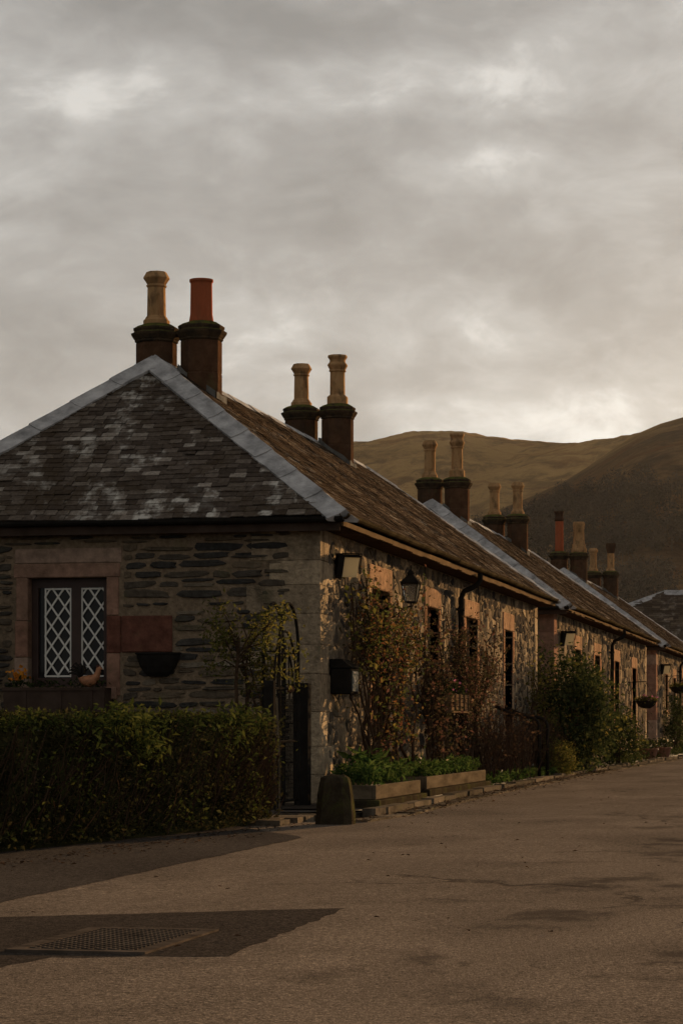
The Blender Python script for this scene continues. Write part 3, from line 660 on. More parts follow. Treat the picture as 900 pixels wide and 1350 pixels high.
def chimney(house, x, y, zroof, ztop, kind, s=1.0, skew=0.0, hz=1.0):
    mb = MB(); rot = R(22.5) + skew; a = .24 / math.cos(R(22.5)) * s
    
    body = ztop - .21
    mb.lathe([(a * 1.0, zroof - .7), (a, ztop - .62), (a * .985, ztop - .61), (a * .985, ztop - .60), (a, ztop - .59), (a, body)], (x, y, 0), 8, rot, 0)
    mb.lathe([(a * .96, body), (a * 1.06, body + .02), (a * 1.06, body + .04), (a * 1.10, body + .05), (a * 1.23, body + .10), (a * 1.25, body + .125), (a * 1.10, body + .14), (a * 1.10, body + .155), (a * 1.13, body + .165), (a * 1.13, body + .19), (a * .9, body + .225), (a * .60, body + .25)], (x, y, 0), 8, rot, 1)
    o = mb.build('chimney', ['stack', 'cap'], house)
    pot(kind, (x, y, ztop + .03), o, hz)
    return o
def flashing(house, x, y, xr, zr, pitch):
    mb = MB(); h = .24; side = 1 if x > xr else -1
    # stepped lead apron round the foot of the stack, following the slope
    zl = lambda xx: zr - abs(xx - xr) * pitch
    for (xa, ya, xb, yb) in ((x - h, y - h - .012, x + h, y - h - .012), (x + h + .012, y - h, x + h + .012, y + h), (x - h - .012, y - h, x - h - .012, y + h)):
        n = 5; vs = []; dx, dy = xb - xa, yb - ya; ox, oy = (0, -.02) if dy == 0 else (.02 if xa > x else -.02, 0)
        for i in range(n + 1):
            px, py = xa + dx * i / n, ya + dy * i / n; z = zl(px); u_ = U(.07, .12)
            vs += [(px, py, z - .02), (px, py, z + u_), (px + ox * 5, py + oy * 5, zl(px + ox * 5) + .03)]
        mb.add(vs, [(3 * i, 3 * i + 3, 3 * i + 4, 3 * i + 1) for i in range(n)] + [(3 * i, 3 * i + 2, 3 * i + 5, 3 * i + 3) for i in range(n)])
    return mb

# ------------------------------------------------------------------ windows, doors
def side_window(house, y0, y1, z0, z1, x=XF):
    f = MB(); xi = x - .17
    w = .06
    f.box(xi - .05, xi, y0, y0 + w, z0, z1); f.box(xi - .05, xi, y1 - w, y1, z0, z1); f.box(xi - .05, xi, y0 + w, y1 - w, z1 - w, z1); f.box(xi - .05, xi, y0 + w, y1 - w, z0, z0 + w)
    ym = (y0 + y1) / 2; f.box(xi - .045, xi - .004, ym - .025, ym + .025, z0 + w, z1 - w); 
    for k in (1, 2): zz = z0 + (z1 - z0) * k / 3; f.box(xi - .04, xi - .01, y0 + w, ym - .025, zz - .012, zz + .012); f.box(xi - .04, xi - .01, ym + .025, y1 - w, zz - .012, zz + .012)
    o = f.build('window', 'frame', house)
    g = MB(); g.box(xi - .032, xi - .024, y0 + w - .005, y1 - w + .005, z0 + w - .005, z1 - w + .005); g.build('pane', 'glass', o)
    s = MB(); s.box(x - .16, x + .06, y0 - .12, y1 + .12, z0 - .10, z0 - .002, bev=.008); s.build('sill', 'dressed', o)
def side_door(house, y0, y1, z0, z1, x=XF):
    f = MB(); xi = x - .2; n = 6; w = (y1 - y0 - .1) / n
    for i in range(n): f.box(xi - .045, xi + (.0 if i % 2 else .004), y0 + .05 + i * w + .003, y0 + .05 + (i + 1) * w - .003, z0, z1 - .06)
    f.box(xi - .08, xi + .01, y0, y0 + .05, z0, z1); f.box(xi - .08, xi + .01, y1 - .05, y1, z0, z1); f.box(xi - .08, xi + .01, y0 + .05, y1 - .05, z1 - .058, z1)
    o = f.build('door', 'door', house)
    h = MB(); h.tube([(xi, y0 + .16, z0 + 1.0), (xi + .05, y0 + .16, z0 + 1.0), (xi + .05, y0 + .26, z0 + 1.0)], .012, 6); h.box(xi - .002, xi + .008, y0 + .135, y0 + .185, z0 + .93, z0 + 1.07); h.build('handle', 'brass', o)
    s = MB(); s.box(x - .3, x + .28, y0 - .06, y1 + .06, .0, z0 - .003, bev=.01); s.build('doorstep', 'kerbstone', o)

def cottage(name, label, y0, y1, xr, zr, xl, ops, chims, detail=2, front_hole=None, pipe_y=None, sloppy=1.0, ywall_front=True, hip0=None, hip1=None):
    h = thing(name, label, 'cottage', (xr, y0, 0), 'stone cottages of the row')
    xw = XF; EAVE = .32; xe = xw + EAVE; ze = 3.075; H = 2.98
    pitch = (zr - ze) / (xe - xr)
    hip0 = hip0 or (y0 + 2.65); hip1 = hip1 or (y1 - 2.3)
    xel = xl - EAVE; y0e, y1e = y0 - .22, y1 + .25
    # walls ---------------------------------------------------------------
    holes = [(a, b, c, d) for _, a, b, c, d in ops]
    mb = MB()
    fh = [front_hole] if front_hole else []
    slab(mb, 'y', xw - .36, xw, y0 + .36, y1 - .36, 0, H, holes, 2)
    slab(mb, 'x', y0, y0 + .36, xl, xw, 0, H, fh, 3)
    mb.box(xl, xw, y1 - .36, y1, 0, H, 2); mb.box(xl, xl + .36, y0 + .36, y1 - .36, 0, H, 2)
    # margins keep the rubble away from them
    mh = [(a - .17 - y0, b + .17 - y0, c - (.12 if k == 'w' else .3), d + .27) for k, a, b, c, d in ops]
    qw = .62
    vrubble(mb, (xw, y0, 0), (0, 1, 0), (1, 0, 0), y1 - y0 - .3, H, [(a + .03, b - .03, c, d - .02) for a, b, c, d in mh] + [(-1, .4, -1, 9)], dens=30 if detail > 1 else 20)
    hx = [((front_hole[0] - .17) - xl, (front_hole[1] + .17) - xl, front_hole[2] - .2, front_hole[3] + .34), (-7.92 - xl, -7.29 - xl, 1.65, 2.09)] if front_hole else []
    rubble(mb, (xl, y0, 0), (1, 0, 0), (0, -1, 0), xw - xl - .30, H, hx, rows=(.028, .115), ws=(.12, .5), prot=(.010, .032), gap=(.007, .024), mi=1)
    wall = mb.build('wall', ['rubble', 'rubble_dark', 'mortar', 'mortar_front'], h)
    # quoins at both road-side corners, jambs and lintels
    q = MB(); z = 0; i = 0
    while z < H - .05:
        hh = min(U(.26, .46), H - z); a, b = ((.50, .62) if i % 2 else (.74, .38)); a += U(-.04, .06); b += U(-.04, .05); a = a if detail > 1 else U(.2, .32)
        q.box(xw - a, xw + .014 + U(0, .006), y0 - .014 - U(0, .006), y0 + b, z + .0015, z + hh - .0015, 0, .006); z += hh; i += 1
    q.build('quoins', 'quoin' if detail > 1 else 'dressed_front', h); q = MB(); z = 0
    while z < H - .05:
        hh = min(U(.25, .45), H - z); b = U(.26, .4); q.box(xw - .3, xw + .016, y1 - b, y1 + .012, z + .004, z + hh - .004, 0, .012); z += hh
    q.build('quoins', 'quoin', h)
    for k, a, b, c, e in ops:
        d = MB(); d.box(xw - .3, xw + .018, a - .15 - U(0, .05), b + .15 + U(0, .05), e + .002, e + U(.25, .29), 0, .01)
        for s_ in (0, 1):
            zz = c - (0 if k == 'w' else .2)
            while zz < e - .02:
                hh = min(U(.3, .55), e - zz); wq = U(.11, .15) if random.random() < .6 else U(.18, .26)
                ya, yb = (a - wq, a) if s_ == 0 else (b, b + wq); d.box(xw - .12, xw + .016 + U(0, .005), ya, yb, zz + .003, zz + hh - .003, 0, .009); zz += hh
        d.build('stone_surround', 'dressed', h)
    for k, a, b, c, e in ops: (side_window if k == 'w' else side_door)(h, a, b, c, e)
    # roof ----------------------------------------------------------------
    E = [(xel, y0e, ze), (xe, y0e, ze), (xe, y1e, ze), (xel, y1e, ze)]; T0, T1 = (xr, hip0, zr), (xr, hip1, zr)
    mb = MB(); nc = 37
    slates(mb, E[1], E[2], T0, T1, nc, (.13, .24), 2, 1, sloppy * .6)
    slates(mb, E[0], E[1], T0, T0, nc, (.12, .21), 0, 1, sloppy * .8)
    if detail >= 2 and False: pass
    mb.add([E[2], E[3], T1], [(0, 1, 2)], 1); mb.add([E[3], E[0], T0, T1], [(0, 1, 2, 3)], 1)
    roof = mb.build('roof', ['slate', 'roof_under', 'slate_road'], h)
    nR = np.array((zr - ze, 0, xe - xr)); nR = nR / np.linalg.norm(nR)
    nF = np.array((0, -(zr - ze), hip0 - y0e)); nF /= np.linalg.norm(nF)
    nL = np.array((-(zr - ze), 0, xr - xel)); nL /= np.linalg.norm(nL)
    nB = np.array((0, (zr - ze), y1e - hip1)); nB /= np.linalg.norm(nB)
    lf = MB(); lead_strip(lf, E[1], T0, nF, nR, .185, lift=.05); lead_strip(lf, E[0], T0, nF, nL, .175, lift=.05); lead_strip(lf, E[2], T1, nR, nB, .16)
    lead_strip(lf, (xr, hip0 + .1, zr), T1, nR, nL, .10, 1.1, .03, .03)
    # rounded cap where the hips meet
    c = np.array(T0); vs = [c + nF * .0 + np.array((0, 0, .085))]; n = 14
    for rr, dz in ((.12, .06), (.26, -.02)):
        for j in range(n):
            th = 2 * math.pi * j / n; px, py = rr * math.cos(th), rr * math.sin(th)
            zz = min(nR[0] * -px / nR[2], -nL[0] * px / nL[2], (zr - ze) / (hip0 - y0e) * py if py < 0 else 9)
            zz = min(-abs(px) * pitch, zz); vs.append(c + np.array((px, py, zz + .068)))
    fs = [(0, 1 + j, 1 + (j + 1) % n) for j in range(n)] + [(1 + j, 1 + n + j, 1 + n + (j + 1) % n, 1 + (j + 1) % n) for j in range(n)]
    lf.add(vs, fs); lf.build('lead_flashing', 'lead', roof, smooth=False)
    # eaves: soffit, boards, gutters --------------------------------------
    mb = MB()
    mb.box(xw - .1, xe - .05, y0e + .05, y1e - .02, 2.985, 3.0); mb.box(xl, xw - .102, y0e + .05, y0 + .1, 2.985, 3.0)
    mb.build('soffit', 'darkboard', h)
    mb = MB(); y = y0e + .06
    while y < y1e - .05:          # decayed road-side board with a nibbled lower edge
        l = min(U(.25, .7), y1e - .04 - y); k = U(0, .014)
        mb.box(xe - .045, xe - .018, y, y + l - .002, (2.975 + k * 1.4) if detail > 1 else 2.985 + U(0, .035), 3.046)
        y += l
    mb.build('eaves_board', 'fascia', h)
    mb = MB(); mb.box(xel + .05, xe - .05, y0e + .02, y0e + .045, 2.94, 3.05); mb.build('eaves_board', 'darkboard', h, label='dark board under the front eaves')
    def gutt(mb, p, q, outv, r=.058):
        p, q, outv = map(lambda a: np.array(a, float), (p, q, outv)); n = 7; L_ = np.linalg.norm(q - p); k = int(L_ / 1.8) + 1; up = np.array((0, 0, 1.))
        for i in range(k):
            vs = []; wob = U(-.006, .006)
            for c in (p + (q - p) * i / k, p + (q - p) * (i + 1) / k):
                for rr in (r, r - .008):
                    for j in range(n): th = math.pi * j / (n - 1); vs.append(c + outv * (-math.cos(th)) * rr + up * (-math.sin(th) * rr + wob))
            fs = [(j, j + 1, 2 * n + j + 1, 2 * n + j) for j in range(n - 1)] + [(n + j, n + j + 1, 3 * n + j + 1, 3 * n + j) for j in range(n - 1)] + [(0, n, 3 * n, 2 * n), (n - 1, 2 * n - 1, 4 * n - 1, 3 * n - 1)]
            fs += [(j, n + j, n + j + 1, j + 1) for j in range(n - 1)]
            mb.add(vs, fs)
            c = p + (q - p) * (i + .02) / k; vs = []
            dd = (q - p) / L_ * .04
            for s_ in (0, 1):
                for j in range(n): th = math.pi * j / (n - 1); vs.append(c + dd * s_ + outv * (-math.cos(th)) * (r + .008) + up * (-math.sin(th) * (r + .008)))
            mb.add(vs, [(j, j + 1, n + j + 1, n + j) for j in range(n - 1)])
    mb = MB(); gutt(mb, (xe + .012, y0e - .06, 3.115), (xe + .012, y1e, 3.105), (1, 0, 0), .05); mb.build('gutter', 'gutter', h)
    mb = MB(); gutt(mb, (xel, y0e - .03, 3.085), (xe + .0, y0e - .03, 3.08), (0, -1, 0)); mb.build('gutter', 'iron', h)
    if pipe_y:
        mb = MB(); py = pipe_y
        mb.tube([(xe + .03, py, 3.03), (xe + .03, py, 2.93), (xe - .02, py, 2.86), (xw + .12, py, 2.78), (xw + .075, py, 2.68), (xw + .075, py, .25), (xw + .12, py, .16)], .038, 8)
        for z in (2.5, 1.4, .5): mb.tube([(xw + .075, py, z), (xw + .075, py, z + .05)], .05, 8); mb.box(xw + .004, xw + .05, py - .07, py + .07, z + .01, z + .04)
        mb.build('downpipe', 'iron', h, smooth=True)
    for (cy, kl, kr) in chims:
        off = .29
        zt = 5.83 + (zr - 5.24)
        for sx, kind in ((-1, kl), (1, kr)):
            x = xr + sx * off + U(-.008, .008); o = chimney(h, x, cy + U(-.04, .04), zr - off * pitch, zt + U(-.012, .012), kind, U(.97, 1.01), hz={'cowl': 1.62, 'wide': 1.32, 'soot': 1.3}.get(kind, 1.0 if detail > 1 else 1.17))
            flashing(h, x, cy, xr, zr + .02, pitch).build('flashing', 'flash', o)
    return h

ops1 = [('d', 27.95, 29.0, .2, 2.50), ('w', 31.6, 32.5, 1.38, 2.46), ('w', 34.8, 35.85, 1.30, 2.46), ('d', 38.65, 39.55, .2, 2.42)]
FH = (-8.95, -8.05, 1.30, 2.49)
house1 = cottage('stone_cottage', 'nearest stone cottage with white lattice window and wide hipped slate roof', 25.15, 42.6, -8.31, 5.24, -10.45, ops1,
        [(28.9, 'octagon', 'terracotta'), (36.75, 'octagon', 'double')], front_hole=FH, pipe_y=33.95, hip0=27.85, hip1=40.2)
ops2 = [('w', 48.3, 49.3, 1.35, 2.40), ('w', 51.9, 52.95, 1.30, 2.38), ('d', 56.1, 57.2, .15, 2.36), ('d', 60.4, 61.5, .15, 2.30)]
house2 = cottage('stone_cottage', 'second stone cottage along the road behind the dark bushy shrub', 44.95, 64.4, -8.43, 5.31, -11.2, ops2,
        [(48.8, 'octagon', 'double'), (57.6, 'octagon', 'octagon')], detail=1, pipe_y=54.95, hip0=47.5, hip1=61.9)
ops3 = [('w', 70.6, 71.5, 1.3, 2.35), ('d', 73.6, 74.6, .15, 2.3), ('w', 77.2, 78.2, 1.3, 2.35), ('w', 80.5, 81.5, 1.3, 2.35), ('d', 84, 85, .15, 2.3)]
house3 = cottage('stone_cottage', 'third stone cottage furthest along the row with baskets by its door', 67.4, 87.0, -8.53, 5.35, -11.3, ops3,
        [(71.0, 'cowl', 'wide'), (80.1, 'octagon', 'soot')], detail=1, pipe_y=75.6, hip0=69.75, hip1=84.6)

# front lattice window of the nearest cottage
a, b, c, e = FH; y0 = 25.15
f = MB(); yi = y0 + .12
for bx in ((a, a + .075, c, e), (b - .075, b, c, e), (a + .075, b - .075, e - .10, e), (a + .075, b - .075, c, c + .10), (-8.495, -8.385, c + .10, e - .10)): f.box(bx[0], bx[1], yi, yi + .07, bx[2], bx[3])
win = f.build('window', 'frame', house1, label='front window with two white lattice lights')
g = MB(); g.box(a + .07, b - .07, yi + .04, yi + .048, c + .09, e - .09); g.build('pane', 'glass', win)
def lattice(x0, x1, z0, z1):
    l = MB(); y = yi + .022; t = .009
    l.box(x0, x0 + .016, y - t, y + t, z0, z1); l.box(x1 - .016, x1, y - t, y + t, z0, z1); l.box(x0 + .016, x1 - .016, y - t, y + t, z0, z0 + .018); l.box(x0 + .016, x1 - .016, y - t, y + t, z1 - .018, z1)
    w = x1 - x0; st = .2312; sl = st / (w * .5) / 1.0; hw = .0092
    for sgn in (1, -1):
        k = -6
        while k < 8:
            za = z0 + k * st * .93 + (.02 if sgn > 0 else .02); xa, xb = (x0, x1) if sgn > 0 else (x1, x0); zb = za + 2 * st * .93
            pts = []
            t0, t1 = max(0, (z0 - za) / (zb - za)), min(1, (z1 - za) / (zb - za))
            if t1 - t0 > .03:
                p = np.array((xa + (xb - xa) * t0, y, za + (zb - za) * t0)); q = np.array((xa + (xb - xa) * t1, y, za + (zb - za) * t1)); d = q - p; Ld = np.linalg.norm(d); d /= Ld; n = np.array((-d[2], 0, d[0]))
                l.obox((p + q) / 2 + np.array((0, .001 * sgn, 0)), d * Ld / 2, (0, t * .8, 0), n * hw)
            k += 1
    l.build('lattice', 'white', win)
lattice(-8.805, -8.50, 1.41, 2.385); lattice(-8.385, -8.08, 1.41, 2.385)
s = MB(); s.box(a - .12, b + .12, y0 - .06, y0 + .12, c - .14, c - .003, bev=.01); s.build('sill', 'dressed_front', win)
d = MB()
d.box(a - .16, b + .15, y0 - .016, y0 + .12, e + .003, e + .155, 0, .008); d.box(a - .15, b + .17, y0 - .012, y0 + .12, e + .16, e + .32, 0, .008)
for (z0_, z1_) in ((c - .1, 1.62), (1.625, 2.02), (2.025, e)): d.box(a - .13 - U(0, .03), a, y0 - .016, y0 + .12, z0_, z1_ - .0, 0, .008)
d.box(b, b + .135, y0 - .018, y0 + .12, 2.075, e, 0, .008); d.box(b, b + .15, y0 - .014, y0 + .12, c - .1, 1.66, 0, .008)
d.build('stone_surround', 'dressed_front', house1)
d = MB(); d.box(b, -7.89, y0 - .016, y0 + .12, 1.665, 2.07, 0, .008); d.box(-7.885, -7.31, y0 - .02, y0 + .1, 1.67, 2.068, 0, .012)
d.build('red_stone_block', 'redstone', house1)

# large house closing the row
def end_house():
    yb = 108.5; xl, xr_ = -17.0, -4.6; zr = 7.0; ze = 3.9
    h = thing('slate_roofed_house', 'larger slate roofed house closing the row at the right edge', 'house', (-9, yb, 0))
    mb = MB(); mb.box(xl + .4, xr_ - .4, yb, yb + 7, 0, ze - .05, 1); rubble(mb, (xl + .4, yb, 0), (1, 0, 0), (0, -1, 0), 14, ze - .1, [(5, 6, 1, 2.4), (8.2, 9.2, 1, 2.4)], (.12, .25), (.25, .7), mi=0); mb.build('wall', ['rubble', 'mortar'], h)
    for x in (-11.6, -8.4):
        f = MB(); f.box(x, x + 1, yb - .05, yb - .003, 1, 2.4); w = f.build('window', 'frame', h); g = MB(); g.box(x + .08, x + .92, yb - .06, yb - .052, 1.08, 2.32); g.build('pane', 'glass', w)
    E0, E1, T0, T1 = (xl, yb - .3, ze), (xr_, yb - .3, ze), (-9.05, yb + 3.5, zr), (-7.5, yb + 3.5, zr)
    mb = MB(); slates(mb, E0, E1, T0, T1, 32, (.25, .45), 0, 1, 1.2)
    E2, E3 = (xr_, yb + 7.3, ze), (xl, yb + 7.3, ze)
    mb.add([E1, E2, T1], [(0, 1, 2)], 1); mb.add([E2, E3, T0, T1], [(0, 1, 2, 3)], 1); mb.add([E3, E0, T0], [(0, 1, 2)], 1)
    r = mb.build('roof', ['slate_road', 'roof_under'], h)
    nF = np.array((0, -3.1, 3.8)); nF /= np.linalg.norm(nF); nL = np.cross(np.array(T0) - E0, np.array(E3) - np.array(E0)); nL /= np.linalg.norm(nL); nL *= np.sign(nL[2]); nR = nL * np.array((-1, 1, 1)); nB = nF * np.array((1, -1, 1))
    l = MB(); lead_strip(l, E0, T0, nF, nL, .26, 1.2); lead_strip(l, T0, T1, nF, nB, .3, .8); l.build('lead_flashing', 'lead', r)
end_house()

# ------------------------------------------------------------------ fittings on the walls
def floodlight(y, z, label, s=1.0):
    t_ = thing('floodlight', label, 'floodlight', (XF, y, z), 'floodlights under the eaves')
    x = XF + .17; ax = np.array((.55, -.83, -.0)); ax /= np.linalg.norm(ax); rt = np.array((.83, .55, 0)); rt /= np.linalg.norm(rt); up = np.array((0, 0, 1.)); 
    fw = ax * .93 + up * -.37; u2 = np.cross(rt, fw); u2 *= np.sign(u2[2])
    c = np.array((x, y, z)); mb = MB()
    mb.obox(c - rt * .125 * s - fw * .02, rt * .035 * s, fw * .05 * s, u2 * .13 * s); mb.obox(c + u2 * .125 * s, rt * .1 * s, fw * .03 * s, u2 * .008 * s); mb.tube([c - rt * .14 * s, (XF + .02, y + .06, z + .03)], .018, 6); mb.box(XF + .003, XF + .03, y + .01, y + .11, z - .05, z + .09)
    mb.tube([c + rt * .115 * s - u2 * .02, c + rt * .115 * s + u2 * .15 * s, c - rt * .115 * s + u2 * .15 * s, c - rt * .115 * s - u2 * .02], .008, 5)
    mb.build('housing', 'iron', t_)
    l = MB(); l.obox(c, rt * .088 * s, fw * .016 * s, u2 * .115 * s); l.build('lens', 'lens', t_)
floodlight(25.95, 2.62, 'floodlight above the climbing rose nearest the corner', 1.0)
floodlight(46.0, 2.52, 'floodlight on the second cottage above the bushy shrub', 1.05)
floodlight(69.0, 2.45, 'floodlight on the third cottage above its hanging baskets', 1.05)

def lantern():
    c = (XF + .36, 28.55, 2.36); t_ = thing('wall_lantern', 'black four sided wall lantern beside the first cottage door', 'lantern', (XF, 28.55, 2.3))
    mb = MB(); x, y, z = c
    B = [(x + sx * .06, y + sy * .06, z) for sx, sy in ((-1, -1), (1, -1), (1, 1), (-1, 1))]; T = [(x + sx * .10, y + sy * .10, z + .22) for sx, sy in ((-1, -1), (1, -1), (1, 1), (-1, 1))]
    for i in range(4): mb.tube([B[i], T[i]], .008, 5); mb.tube([B[i], B[(i + 1) % 4]], .008, 5); mb.tube([T[i], T[(i + 1) % 4]], .010, 5)
    mb.lathe([(.155, .225), (.16, .235), (.055, .315), (.05, .335), (.06, .34), (.04, .365), (.012, .385), (.012, .41), (.02, .415), (.008, .44)], c, 4, R(45)); mb.lathe([(.085, -.015), (.085, .0)], c, 4, R(45))
    mb.tube([(x, y, z - .015), (x, y, z - .05), (x - .1, y, z - .08), (x - .25, y, z - .05), (XF + .01, y, z - .02)], .011, 6); mb.tube([(x - .1, y, z - .08), (x - .2, y, z - .18), (XF + .01, y, z - .22)], .008, 6); mb.box(XF + .002, XF + .018, y - .04, y + .04, z - .26, z + .03)
    mb.build('frame', 'iron', t_)
    g = MB(); g.add([tuple(np.array(p) * .98 + np.array(c) * .02) for p in B + T], [(0, 1, 5, 4), (1, 2, 6, 5), (2, 3, 7, 6), (3, 0, 4, 7)]); g.build('glass', 'lglass', t_)
lantern()
def mailbox():
    t_ = thing('letter_box', 'dark wall mounted letter box with grey front behind rose stems', 'letter box', (XF, 25.8, 1.22))
    mb = MB(); mb.box(XF + .02, XF + .25, 25.62, 25.98, 1.22, 1.50, 0, .01); mb.add([(XF + .02, 25.60, 1.505), (XF + .27, 25.60, 1.505), (XF + .27, 26.0, 1.505), (XF + .02, 26.0, 1.505), (XF + .02, 25.60, 1.60), (XF + .14, 25.60, 1.60), (XF + .14, 26.0, 1.60), (XF + .02, 26.0, 1.60)], [(0, 1, 2, 3), (0, 4, 5, 1), (1, 5, 6, 2), (2, 6, 7, 3), (4, 7, 6, 5)]); mb.build('box', 'iron', t_)
    mb = MB(); mb.box(XF + .253, XF + .262, 25.65, 25.95, 1.25, 1.47); mb.build('door', 'greybox', t_)
    mb = MB(); mb.box(XF + .265, XF + .27, 25.70, 25.725, 1.33, 1.41); mb.box(XF + .265, XF + .27, 25.728, 25.79, 1.355, 1.375); mb.box(XF + .265, XF + .27, 25.68, 25.86, 1.445, 1.455); mb.build('latch', 'latch', t_)
mailbox()

# ------------------------------------------------------------------ plants
def ell(c, r, n, shell=0.55, flat=None):
    d = RNG.normal(size=(n, 3)); d /= np.linalg.norm(d, axis=1)[:, None]; rad = (shell + (1 - shell) * RNG.random((n, 1))) ; P = np.array(c) + d * rad * np.array(r)
    return P, d
def clumpy(c, r, nclump, per, cr, base=0.0):
    """leaf clumps spread unevenly over an ellipsoid: uneven outline and gaps"""
    P = []; D = []
    for _ in range(nclump):
        d = RNG.normal(size=3); d /= np.linalg.norm(d); k = .45 + .6 * random.random() ** .6; p = np.array(c) + d * np.array(r) * k
        if p[2] < base: p[2] = base + U(0, .2)
        m = RNG.normal(size=(per, 3)) * cr * U(.6, 1.2); P.append(p + m); D.append(np.tile(d, (per, 1)))
    return np.concatenate(P), np.concatenate(D)
def bush(name, label, cat, base, r, h, leaf, lsize, nclump=60, per=45, stem='bark', cr=None, group=None, twigs=7, extra=None):
    t_ = thing(name, label, cat, base, group or 'shrubs along the cottage walls'); bx, by, bz = base
    mb = MB()
    for k in range(twigs):
        a = U(0, 6.28); q = np.array((bx + math.cos(a) * r[0] * U(.2, .7), by + math.sin(a) * r[1] * U(.2, .7), bz + h * U(.55, .9)))
        m_ = np.array((bx, by, bz)) * .5 + q * .5 + RNG.normal(size=3) * .05 * h; mb.tube([(bx + U(-.08, .08), by + U(-.08, .08), bz), m_, q], [.018 * h, .012 * h, .004], 5)
    mb.build('stems', stem, t_)
    P, D = clumpy((bx, by, bz + h * .52), (r[0], r[1], h * .5), nclump, per, cr or .16 * h, bz + .04)
    P[:, 2] = np.maximum(P[:, 2], bz + .02)
    mb = MB(); mb.leaves(P, lsize, 0, .55, .25, .4, D * .8)
    mats = [leaf]
    if extra:
        ex, n, sz = extra; mats.append(ex); idx = RNG.choice(len(P), n); mb.leaves(P[idx] + D[idx] * .05, sz, 1, .9, .6, .3)
    mb.build('foliage', mats, t_); return t_

def climber(name, label, base_pts, top, spread, n_stem, nleaf, leaf, lsize, wall_x=XF, seed=1, zlow=.5, dens=None, bark='bark', foliage2=None):
    """climbing plant against the facade: winding stems fanning up the wall, leaves along the upper stems"""
    rs = np.random.default_rng(seed); t_ = thing(name, label, 'climbing plant', (wall_x + .2, base_pts[0], .05), 'plants climbing the cottage walls')
    mb = MB(); nodes = []
    for k in range(n_stem):
        yb = base_pts[k % len(base_pts)] + rs.uniform(-.2, .2); yt = rs.uniform(*spread); zt = rs.uniform(top * .62, top) ; n = 12
        pts = []; wob = rs.uniform(-.2, .2)
        for i in range(n):
            s = i / (n - 1); yy = yb + (yt - yb) * s ** 1.3 + wob * math.sin(s * 7 + k) * .5 * s + rs.normal() * .025
            xx = wall_x + .10 + .16 * (1 - s) + .12 * abs(math.sin(s * 5 + k * 1.7)) + rs.normal() * .015
            pts.append((xx, yy, .05 + zt * s)); 
            if s > zlow / top: nodes.append((pts[-1], s))
        mb.tube(pts, [.016 * (1 - .75 * i / (n - 1)) + .003 for i in range(n)], 5)
        for b in range(5):
            i = rs.integers(3, n - 1); p = np.array(pts[i]); q = p + np.array((rs.uniform(.0, .28), rs.uniform(-.35, .35), rs.uniform(-.05, .35))); mb.tube([p, (p + q) / 2 + rs.normal(size=3) * .03, q], [.006, .004, .002], 4); nodes += [(tuple(q), 1.0), (tuple((p + q) / 2), .9)]
    mb.build('stems', bark, t_)
    N = np.array([n_[0] for n_ in nodes]); wts = np.array([(.12 + n_[1] ** 2.0) for n_ in nodes])
    if dens is not None: wts *= np.array([dens(p[1], p[2]) for p in N])
    wts /= wts.sum(); idx = rs.choice(len(N), nleaf, p=wts)
    P = N[idx] + rs.normal(size=(nleaf, 3)) * np.array((.06, .11, .11)); P[:, 0] = np.maximum(P[:, 0], wall_x + .05)
    mb = MB(); k = int(nleaf * .7) if foliage2 else nleaf
    mb.leaves(P[:k], lsize, 0, .6, .2, .4); mats = [leaf]
    if foliage2: mb.leaves(P[k:], lsize * 1.1, 1, .6, .2, .4); mats.append(foliage2)
    mb.build('foliage', mats, t_); return t_
climber('climbing_rose', 'climbing rose with red and green leaves between corner and first door', [26.2, 26.8, 27.4, 28.0, 28.8], 2.62, (26.0, 29.9), 24, 3300, 'leaf_rose', .046, seed=3, zlow=.5,
        dens=lambda y, z: (1.6 if z > 1.5 else .45) * (.15 if y < 26.3 else 1.0), foliage2='leaf_rose_red')
climber('climbing_rose', 'bare stemmed rose between first door and first side window', [30.0, 30.6, 31.2], 2.1, (29.7, 31.8), 12, 900, 'leaf_rose_red', .06, seed=9, zlow=.6)
climber('climbing_shrub', 'dark red leaved climber arching over the two side windows', [31.3, 32.9, 33.7], 2.35, (31.2, 36.6), 18, 3200, 'leaf_rose_red', .046, seed=14, zlow=.9, dens=lambda y, z: (1.5 if z > 1.3 else .8) * (1.6 if y > 32.5 else .8))
climber('wall_ivy', 'sparse green ivy on the wall after the second door', [40.5, 41.4], 2.1, (40.0, 42.2), 7, 900, 'leaf_yellow', .05, seed=21, zlow=.5)
climber('wall_ivy', 'trailing ivy around the floodlight at the corner', [26.25], 2.72, (25.8, 26.2), 3, 90, 'leaf_yellow', .07, seed=31, zlow=2.2)

